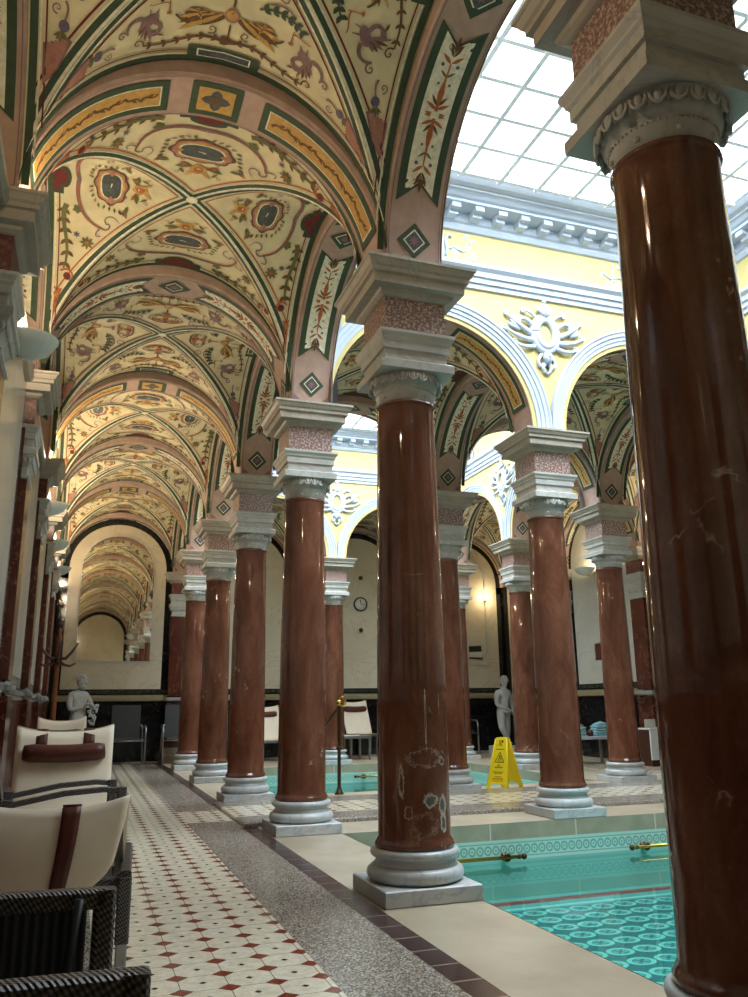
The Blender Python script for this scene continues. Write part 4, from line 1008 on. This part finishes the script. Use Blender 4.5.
# near statue holding grapes, seen above the lounger
t = thing('marble_statue', 'white marble figure hugging a bunch of grapes, half hidden behind the cream lounger', 'statue', (-.02, 16.1, 0), .55)
pedestal(t, .24, .15)
V = [(0, 0, .85), (0, 0, .97), (-.01, .02, 1.12), (-.01, .02, 1.24), (0, .0, 1.31), (.01, -.02, 1.37),
     (-.08, 0, .79), (-.09, -.02, .50), (-.08, .02, .21), (-.09, -.08, .18), (.08, 0, .79), (.10, -.04, .50), (.10, .03, .21), (.11, -.08, .18),
     (-.14, .02, 1.23), (-.19, .02, 1.15), (-.19, -.04, .98), (.0, -.17, 1.03), (.13, .02, 1.23), (.19, .0, 1.16), (.22, -.07, 1.04), (.12, -.19, 1.08)]
E2 = [(0, 1), (1, 2), (2, 3), (3, 4), (4, 5), (0, 6), (6, 7), (7, 8), (8, 9), (0, 10), (10, 11), (11, 12), (12, 13), (3, 14), (14, 15), (15, 16), (16, 17), (3, 18), (18, 19), (19, 20), (20, 21)]
R2 = [(.15, .11), (.14, .10), (.165, .11), (.13, .09), .052, .048, .10, .07, .04, .03, .10, .07, .04, .03, .08, .064, .05, .03, .08, .064, .05, .03]
skin('figure', V, E2, R2, 'statue_marble', t)
b = MB(['statue_marble']); head(b, (.01, -.03, 1.46), .5, .2, 1.15); b.build('head', t)
b = MB(['statue_marble']); hand(b, (.0, -.17, 1.03), (1, -.2, .1), (0, -1, .3)); b.build('hand', t)
b = MB(['statue_marble']); hand(b, (.12, -.19, 1.08), (-.8, -.4, .1), (.2, -.6, 1), -1); b.build('hand', t)
b = MB(['statue_marble']); rnd = random.Random(5)
for i in range(46):
    u = rnd.random(); g = rnd.uniform(0, 2*pi); r = .10*(1-.65*u); b.ball((.17+r*cos(g), -.17+r*.7*sin(g), 1.06-.34*u), .026, seg=8, rings=6)
b.build('grapes', t)
# ================================================================== POOLSIDE
def sign():
    t = thing('wet_floor_sign', 'yellow folding wet floor sign standing open on the crossing between the pools', 'sign', (4.96, 9.36, .0), -1.0)
    H = .60
    for s_, nm in ((-1, 'front_board'), (1, 'rear_board')):
        Rm = Matrix.Translation((0, s_*.02, H)) @ Matrix.Rotation(s_*.26, 4, 'X')
        b = MB(['sign_yellow'])
        # outline with a handle hole and a cut-out between two feet, front and back faces plus rim
        o_ = [(-.155, -.62), (-.10, -.62), (-.095, -.555), (.095, -.555), (.10, -.62), (.155, -.62), (.075, -.01), (.055, .0), (-.055, .0), (-.075, -.01)]
        hole = [(-.035, -.035), (.035, -.035), (.022, -.105), (-.022, -.105)]
        # build from strips around the hole
        quads = [[(-.075, -.01), (-.055, 0), (-.035, -.035), (-.022, -.105), (-.088, -.11)], [(-.055, 0), (.055, 0), (.035, -.035), (-.035, -.035)], [(.055, 0), (.075, -.01), (.088, -.11), (.022, -.105), (.035, -.035)],
                 [(-.022, -.105), (.022, -.105), (.088, -.11), (-.088, -.11)], [(-.088, -.11), (.088, -.11), (.1468, -.555), (-.1468, -.555)], [(-.1468, -.555), (-.095, -.555), (-.10, -.62), (-.155, -.62)], [(.095, -.555), (.1468, -.555), (.155, -.62), (.10, -.62)]]
        for q in quads:
            n = len(q); vs = [Rm @ Vector((x, -.006, z)) for (x, z) in q]+[Rm @ Vector((x, .006, z)) for (x, z) in q]
            b.add(vs, [tuple(range(n)), tuple(range(2*n-1, n-1, -1))]+[(i, n+i, n+(i+1) % n, (i+1) % n) for i in range(n)])
        for q in (-1, 1): b.tube([Rm @ Vector((q*.078, s_*.006, -.02)), Rm @ Vector((q*.148, s_*.006, -.60))], .007, 6)
        bd = b.build(nm, t)
        c0 = MB(['sign_black']); c = c0; yy = s_*.0075
        tgt = [c0]
        def line(p0, p1, w_): 
            p0 = Vector((p0[0], yy, p0[1])); p1 = Vector((p1[0], yy, p1[1])); d = (p1-p0).normalized(); n_ = Vector((d.z, 0, -d.x))*w_/2
            tgt[0].add([Rm @ q for q in (p0+n_, p1+n_, p1-n_, p0-n_)], [(0, 1, 2, 3)])
        tri = [(-.062, -.30), (.062, -.30), (0, -.18)]
        for i in range(3): line(tri[i], tri[(i+1) % 3], .008)
        line((-.005, -.215), (.006, -.25), .014); line((.006, -.25), (-.02, -.275), .010); line((.006, -.25), (.028, -.272), .010); line((-.002, -.228), (.022, -.24), .006); line((-.03, -.285), (.035, -.285), .005)
        c0.build('warning_triangle', bd); c = MB(['sign_black']); tgt[0] = c
        for (z, w_, h) in ((-.145, .115, .010), (-.335, .05, .012), (-.36, .12, .016), (-.415, .15, .010), (-.432, .12, .008)): 
            n_ = int(w_/.014)
            for i in range(n_): line((-w_/2+i*.014, z), (-w_/2+i*.014+.010, z), h)
        c.use('sign_red')
        for (z, w_, h) in ((-.47, .10, .012), (-.495, .16, .016), (-.52, .14, .010)):
            n_ = int(w_/.014)
            for i in range(n_): line((-w_/2+i*.014, z), (-w_/2+i*.014+.010, z), h)
        c.build('lettering', bd)
    return t
sign()
def poolrail(name, x0, x1, y, z, label):
    t = thing(name, label, 'handrail', ((x0+x1)/2, y, z)); h = (x1-x0)/2
    b = MB(['brass']); b.tube([(-h, -.06, 0), (h, -.06, 0)], .016, 12); b.build('bar', t)
    for s_ in (-1, 1):
        b = MB(['bronze']); b.ball((s_*h, -.06, 0), .026); b.ball((s_*(h-.045), -.06, 0), .020); b.build('end_knob', t)
        b = MB(['bronze']); x = s_*(h-.16); b.lathe([(.012, 0), (.012, .05), (.035, .052), (.035, .062)], 12, mt=Matrix.Translation((x, -.062, 0)) @ Matrix.Rotation(-pi/2, 4, 'X'))
        b.tube([(x+.026*cos(g), -.06+.0*g, .026*sin(g)) for g in [2*pi*i/12 for i in range(13)]], .012, 6); b.build('bracket', t)
poolrail('brass_rail', 2.25, 3.68, 6.715, -.265, 'long brass grab rail on the far wall of the near pool, left of centre')
poolrail('brass_rail', 4.78, 6.35, 6.715, -.265, 'brass grab rail on the far pool wall, running behind the big right column')
poolrail('brass_rail', 4.62, 5.9, 14.255, -.2, 'distant grab rail on the far wall of the second pool')
t = thing('handrail_post', 'slim bronze handrail post with brass ball top at the edge of the far pool', 'handrail', (2.93, 9.62, .0))
MB(['bronze']).lathe([(.055, 0), (.055, .012), (.04, .02), (.028, .06), (.022, .08)], 16).build('foot_flange', t)
MB(['bronze']).lathe([(.021, .08), (.020, 1.0)], 14).build('post', t)
MB(['bronze']).lathe([(.022, .49), (.034, .50), (.034, .53), (.022, .54)], 14).build('collar', t)
MB(['brass']).ball((0, 0, 1.03), .038).build('ball_top', t)
b = MB(['brass']); b.tube([(.035*cos(g)+.045, .0, 1.05+.055*sin(g)) for g in [2*pi*i/14 for i in range(15)]], .012, 6); b.build('ring', t)
b = MB(['bronze']); b.tube([(0, 0, 1.0), (-.10, .12, .82), (-.22, .30, .58), (-.26, .40, .30)], .014, 8); b.build('side_rail', t)
# ================================================================== SEATING
def rbar(mb, p0, p1, w_, h, up=(0, 0, 1)):
    p0 = Vector(p0); p1 = Vector(p1); d = (p1-p0).normalized(); u = Vector(up); s_ = d.cross(u).normalized()*w_/2; v = s_.cross(d).normalized()*h/2
    vs = [p+a_*s_+b_*v for p in (p0, p1) for (a_, b_) in ((-1, -.7), (-.7, -1), (.7, -1), (1, -.7), (1, .7), (.7, 1), (-.7, 1), (-1, .7))]
    mb.add(vs, [(i, (i+1) % 8, 8+(i+1) % 8, 8+i) for i in range(8)]+[tuple(range(7, -1, -1)), tuple(range(8, 16))])
def armchair(loc, rz, label, dp=.58, wd=.72, back=.86, group=None, open_=False, lean=.16, ah=.57):
    """wicker armchair facing local +x"""
    t = thing('wicker_armchair', label, 'chair', loc, rz, group); x0, x1 = -dp/2, dp/2
    for s_ in (-1, 1):
        y = s_*(wd/2-.03)
        b = MB(['wicker'])
        pts = [(x0, y, ah-.0), (x0+.15, y, ah+.005), (0, y, ah+.005), (x1-.03, y, ah)] if not open_ else [(x0-.02, y, ah-.06), (x0+.15, y, ah-.03), (0, y, ah), (x1-.12, y, ah+.012), (x1-.02, y, ah)]
        for p_, q in zip(pts, pts[1:]): rbar(b, p_, q, .05 if not open_ else .04, .045 if not open_ else .028)
        b.build('armrest', t)
        b = MB(['wicker']); rbar(b, (x1-.03, y, ah+.02), (x1-.03, y, .0), .05, .05, (0, 1, 0)); b.build('leg', t)
        b = MB(['wicker']); rbar(b, (x0+.05, y, ah-.02), (x0+.02, y, .0), .05, .05, (0, 1, 0)); b.build('leg', t)
        if open_: continue
        b = MB(['woven_panel']); n = 8; vs = []
        for i in range(n+1):
            x = x0+.02+(dp-.09)*i/n; zb = .26-.05*sin(pi*i/n)+.06*(i/n); vs += [(x, y-.012, ah-.01), (x, y-.012, zb), (x, y+.012, ah-.01), (x, y+.012, zb)]
        b.add(vs, [(4*i, 4*i+1, 4*i+5, 4*i+4) for i in range(n)]+[(4*i+2, 4*i+6, 4*i+7, 4*i+3) for i in range(n)]+[(4*i+1, 4*i+3, 4*i+7, 4*i+5) for i in range(n)]); b.build('side_panel', t)
        b = MB(['black_metal']); b.tube([(x1-.09, s_*(wd/2-.07), .56), (x1-.13, s_*(wd/2-.07), .22)], .011, 8); b.build('stay', t)
    b = MB(['wicker']); vs = []; n = 6
    for i in range(n+1):
        u = i/n; x = x0+.04-lean*u; z = .26+(back-.26)*u; vs += [(x-.03, -wd/2+.06, z), (x-.03, wd/2-.06, z), (x+.03, wd/2-.06, z), (x+.03, -wd/2+.06, z)]
    b.add(vs, [(4*i+j, 4*i+(j+1) % 4, 4*i+4+(j+1) % 4, 4*i+4+j) for i in range(n) for j in range(4)]+[(4*n, 4*n+1, 4*n+2, 4*n+3), (3, 2, 1, 0)]); b.build('backrest', t)
    b = MB(['woven_panel']); b.box(x0+.02, x1-.05, -wd/2+.06, wd/2-.06, .22, .27, bev=.01); b.build('seat', t)
    return t
def lounger(loc, rz, label, top=.60, wd=.62, length=.75, roll=False, strap_x=(.0,), back_h=.36, frame='wicker', sheet='canvas', headrest='leather', group=None, seat=.33, rake=.18):
    """sling lounger; back at local -y end, foot at +y"""
    t = thing('sling_lounger', label, 'lounger', loc, rz, group); h = wd/2
    b = MB([frame])
    for s_ in (-1, 1):
        rbar(b, (s_*h, 0, seat), (s_*h, length, seat), .05, .05)
    rbar(b, (-h, length, seat), (h, length, seat), .05, .05); rbar(b, (-h, .03, seat-.02), (h, .03, seat-.02), .04, .04); b.build('frame', t)
    for s_ in (-1, 1):
        for y in (0, length-.02):
            b = MB([frame]); rbar(b, (s_*h, y, seat), (s_*h, y, .085), .055, .045, (0, 1, 0)); lg = b.build('leg', t)
            b = MB(['steel']); rbar(b, (s_*h, y, .085), (s_*h, y, 0), .045, .035, (0, 1, 0)); b.build('foot_cap', lg)
        b = MB([frame]); rbar(b, (s_*(h-.03), length*.35, seat), (s_*(h-.04), -rake, top-.03), .035, .03); b.build('back_rail', t)
    # sling: seat plus back, sagging between the rails, corners pulled out at the top
    def surf(mb, f, nu, nv, th):
        vs = [f(i/nu, j/nv, 0) for i in range(nu+1) for j in range(nv+1)]+[f(i/nu, j/nv, th) for i in range(nu+1) for j in range(nv+1)]; o_ = (nu+1)*(nv+1); W = nv+1
        fs = [(i*W+j, i*W+j+1, (i+1)*W+j+1, (i+1)*W+j) for i in range(nu) for j in range(nv)]+[(o_+i*W+j, o_+(i+1)*W+j, o_+(i+1)*W+j+1, o_+i*W+j+1) for i in range(nu) for j in range(nv)]
        for i in range(nu): fs += [(i*W, (i+1)*W, o_+(i+1)*W, o_+i*W), (i*W+nv, o_+i*W+nv, o_+(i+1)*W+nv, (i+1)*W+nv)]
        for j in range(nv): fs += [(j, o_+j, o_+j+1, j+1), (nu*W+j, nu*W+j+1, o_+nu*W+j+1, o_+nu*W+j)]
        mb.add(vs, fs, True)
    def backf(u, v, d):
        x = -h+.0+(wd)*u; e = abs(2*u-1)**3; z = seat+.0+(top-seat)*v; y = length*.35-(rake+length*.35)*v
        sag = (1-(2*u-1)**2)
        return (x*(1-.03*(1-v)), y+.03*sag*(1-v)+d*1.0, z+(-.022*sag+.02*e)*v**4+.0+d*.4)
    b = MB([sheet]); surf(b, backf, 16, 10, .015); b.build('back_sling', t)
    b = MB([sheet]); surf(b, lambda u, v, d: (-h+.02+(wd-.04)*u, length*.35+(length*.62)*v, seat+.01-.03*(1-(2*u-1)**2)+d), 10, 4, .015); b.build('seat_sling', t)
    # cover hanging down behind the top edge
    def cov(u, v, d):
        x = -h+wd*u; e = abs(2*u-1)**3; sag = 1-(2*u-1)**2; z0 = top-.022*sag+.02*e
        bot = back_h*(.72+.28*sag**.7); taper = 1-.16*(v**1.3)*1.0
        return (x*taper, -rake-.015-.035*sin(pi*v*.9)*(.4+.6*sag)-d, z0+.012-bot*v)
    b = MB([sheet]); surf(b, cov, 20, 10, .012); b.build('headrest_cover', t)
    for sx in strap_x:
        b = MB(['leather']); u0 = .5+sx/wd; w_ = .036/wd
        surf(b, lambda u, v, d: tuple(Vector(cov(u0-w_+2*w_*u-.06*v*v, v, 0))+Vector((0, -.018-d, .003*(1-v)))), 3, 10, .005)
        surf(b, lambda u, v, d: tuple(Vector((-h+wd*(u0-w_+2*w_*u), -rake-.02+.075*v, top+.012-.02*(1-(2*u0-1)**2)+.006+d-.10*v*v))), 3, 4, .004); b.build('strap', t)
    if roll:
        b = MB([headrest]); n = 10; pts = []
        for i in range(n+1):
            u = i/n; pts.append((-h*.82+wd*.82*u, 0, 0))
        yb, zb, _ = -rake+.10, top-.14, 0
        b.tube([(p_[0], yb+.012*sin(pi*i/n), zb-.012*sin(pi*i/n)) for i, p_ in enumerate(pts)], [.048]+[.058]*(n-1)+[.048], 14); b.build('roll_pillow', t)
    return t
# nearest chairs along the left wall, front to back
armchair((-.135, 1.91, 0), .04, 'dark wicker armchair in the bottom left corner, the closest of all seats', wd=.76, dp=.54, lean=.06, ah=.552)
lounger((-.075, 3.76, 0), -.06, 'large cream sling lounger seen from behind with one brown leather strap', top=.625, wd=.60, strap_x=(.08,), back_h=.35, rake=.06)
armchair((-.06, 5.05, 0), .06, 'second dark wicker armchair, leaning back slab at left, in front of the cream pillowed lounger', dp=.64, wd=.56, back=.84, open_=True, lean=.10)
lounger((-.075, 6.10, 0), pi, 'cream sling lounger with brown roll pillow on two straps facing the camera', top=.865, wd=.62, length=.55, strap_x=(-.15, .15), roll=True, back_h=.12, rake=.03, seat=.26)
lounger((-.15, 8.6, 0), pi, 'sling lounger with a charcoal roll just showing behind the pillowed one', top=.90, wd=.44, length=.8, strap_x=(), roll=True, headrest='charcoal_fabric', back_h=.1, rake=.1, seat=.36)
# end wall chairs
def endchair(x, y, label):
    t = thing('metal_armchair', label, 'chair', (x, y, 0), 0, 'dark armchairs against the end wall')
    b = MB(['charcoal_fabric']); b.box(-.26, .26, -.02, .03, .46, 1.06, mt=Matrix.Translation((0, .22, 0)) @ Matrix.Rotation(-.10, 4, 'X'), bev=.012); b.build('backrest', t)
    MB(['charcoal_fabric']).box(-.26, .26, -.26, .24, .42, .47, bev=.015).build('seat', t)
    for s_ in (-1, 1):
        b = MB(['steel']); b.tube([(s_*.33, -.28, 0), (s_*.33, -.27, .62), (s_*.33, -.22, .67), (s_*.33, .1, .68), (s_*.33, .24, .64)], .016, 8); b.build('arm', t)
        b = MB(['steel']); b.tube([(s_*.33, .30, 0), (s_*.30, .24, .64), (s_*.27, .24, .70)], .016, 8); b.build('leg', t)
    b = MB(['steel']); b.tube([(-.33, .25, .42), (-.33, -.27, .42), (.33, -.27, .42), (.33, .25, .42), (-.33, .25, .42)], .013, 8); b.build('seat_frame', t)
    return t
endchair(.84, 16.25, 'charcoal armchair with steel arms on the end wall below the mirror, left of two')
endchair(1.80, 16.1, 'charcoal armchair with steel arms half hidden by the last column, right of two')
endchair(7.55, 16.2, 'dark armchair with curved steel arm beside the standing statue')
# far white loungers beside the second pool
lounger((3.42, 16.2, 0), pi, 'white lounger with brown headrest seen between two aisle columns', top=1.0, wd=.6, length=.5, roll=True, back_h=.2, frame='steel', seat=.36, group=None)
lounger((4.02, 15.55, 0), -pi/2, 'white lounger showing its raised back beside the handrail post, seat stretching right', top=.95, wd=.6, length=1.25, roll=False, strap_x=(), back_h=.25, frame='steel', seat=.42)
lounger((5.42, 16.55, 0), pi+.15, 'white lounger with brown pillow, back raised, right of the handrail post', top=1.08, wd=.6, length=.35, roll=True, back_h=.2, frame='steel', seat=.42)
# towel bench and draped table on the right
t = thing('towel_bench', 'low white bench carrying folded light blue towels near the right wall', 'bench', (8.25, 12.5, 0))
MB(['white_plaster']).box(-.45, .45, -.22, .22, .40, .45, bev=.01).build('bench_top', t)
for sx in (-1, 1):
    for sy in (-1, 1): MB(['steel']).box(sx*.38-.02, sx*.38+.02, sy*.17-.02, sy*.17+.02, 0, .40).build('leg', t)
def towel(x, y, z, mat, label, cat='towel', g=None, sc=1.0, rz=0):
    b = MB([mat])
    for i in range(4):
        b.box(-.13*sc, .13*sc, -.10, .10, .04*i*sc, (.04*i+.036)*sc, bev=.012)
    b.tube([(-.13*sc, .0, .155*sc), (0, 0, .18*sc), (.13*sc, 0, .16*sc)], [.03, .045, .03], 10)
    return tag(b.build('folded_towel', loc=(x, y, z), rz=rz), label, cat, g)
towel(8.02, 12.45, .452, 'blue_towel', 'light blue folded towel at the left on the white bench', g='blue towels on the bench')
towel(8.50, 12.45, .452, 'blue_towel', 'light blue folded towel at the right on the white bench', g='blue towels on the bench', sc=1.1)
b = MB(['leather']); b.tube([(0, 0, .05), (0, 0, .12), (0, 0, .16)], [.05, .055, .03], 10); tag(b.build('rolled_bag', loc=(8.27, 12.42, .401)), 'small dark red pouch between the two blue towels', 'bag')
t = thing('draped_table', 'tall table draped with a white towel half hidden by the big right column', 'table', (9.0, 11.65, 0))
MB(['dark_wood']).box(-.25, .25, -.2, .2, .0, .56, bev=.01).build('table_body', t)
b = MB(['white_towel']); b.box(-.27, .27, -.23, -.205, .10, .58); b.box(-.27, .27, -.23, .22, .565, .59, bev=.008); b.build('towel_cloth', t)
tag(MB(['clock_face']).box(-.10, .10, -.01, .01, 0, .14, bev=.004).build('standing_card', loc=(8.88, 11.6, .591)), 'small pale card standing on the draped table', 'card')
# coat rack
t = thing('coat_rack', 'tall brown wooden coat rack with curved dark hooks against the left wall', 'coat rack', (-.33, 11.9, 0))
MB(['rack_wood']).lathe([(.045, .06), (.04, .5), (.032, 1.2), (.028, 1.9), (.035, 1.93), (.02, 2.0), (.03, 2.04), (.01, 2.07)], 16).build('pole', t)
b = MB(['rack_wood'])
for i in range(4):
    g = pi/2*i+.4; b.tube([(0, 0, .12), (.10*cos(g), .10*sin(g), .10), (.17*cos(g), .17*sin(g), .02)], [.03, .022, .018], 8)
b.build('foot', t)
for i in range(4):
    g = 2*pi*i/4+.1; c_, s_ = cos(g), sin(g)
    b = MB(['dark_wood']); b.tube([(.02*c_, .02*s_, 1.66), (.10*c_, .10*s_, 1.66), (.17*c_, .17*s_, 1.74), (.25*c_, .25*s_, 1.87)], [.024, .022, .018, .012], 8)
    b.tube([(.02*c_, .02*s_, 1.64), (.08*c_, .08*s_, 1.58), (.16*c_, .16*s_, 1.56), (.23*c_, .23*s_, 1.60)], [.020, .020, .016, .012], 8); b.build('hook', t)
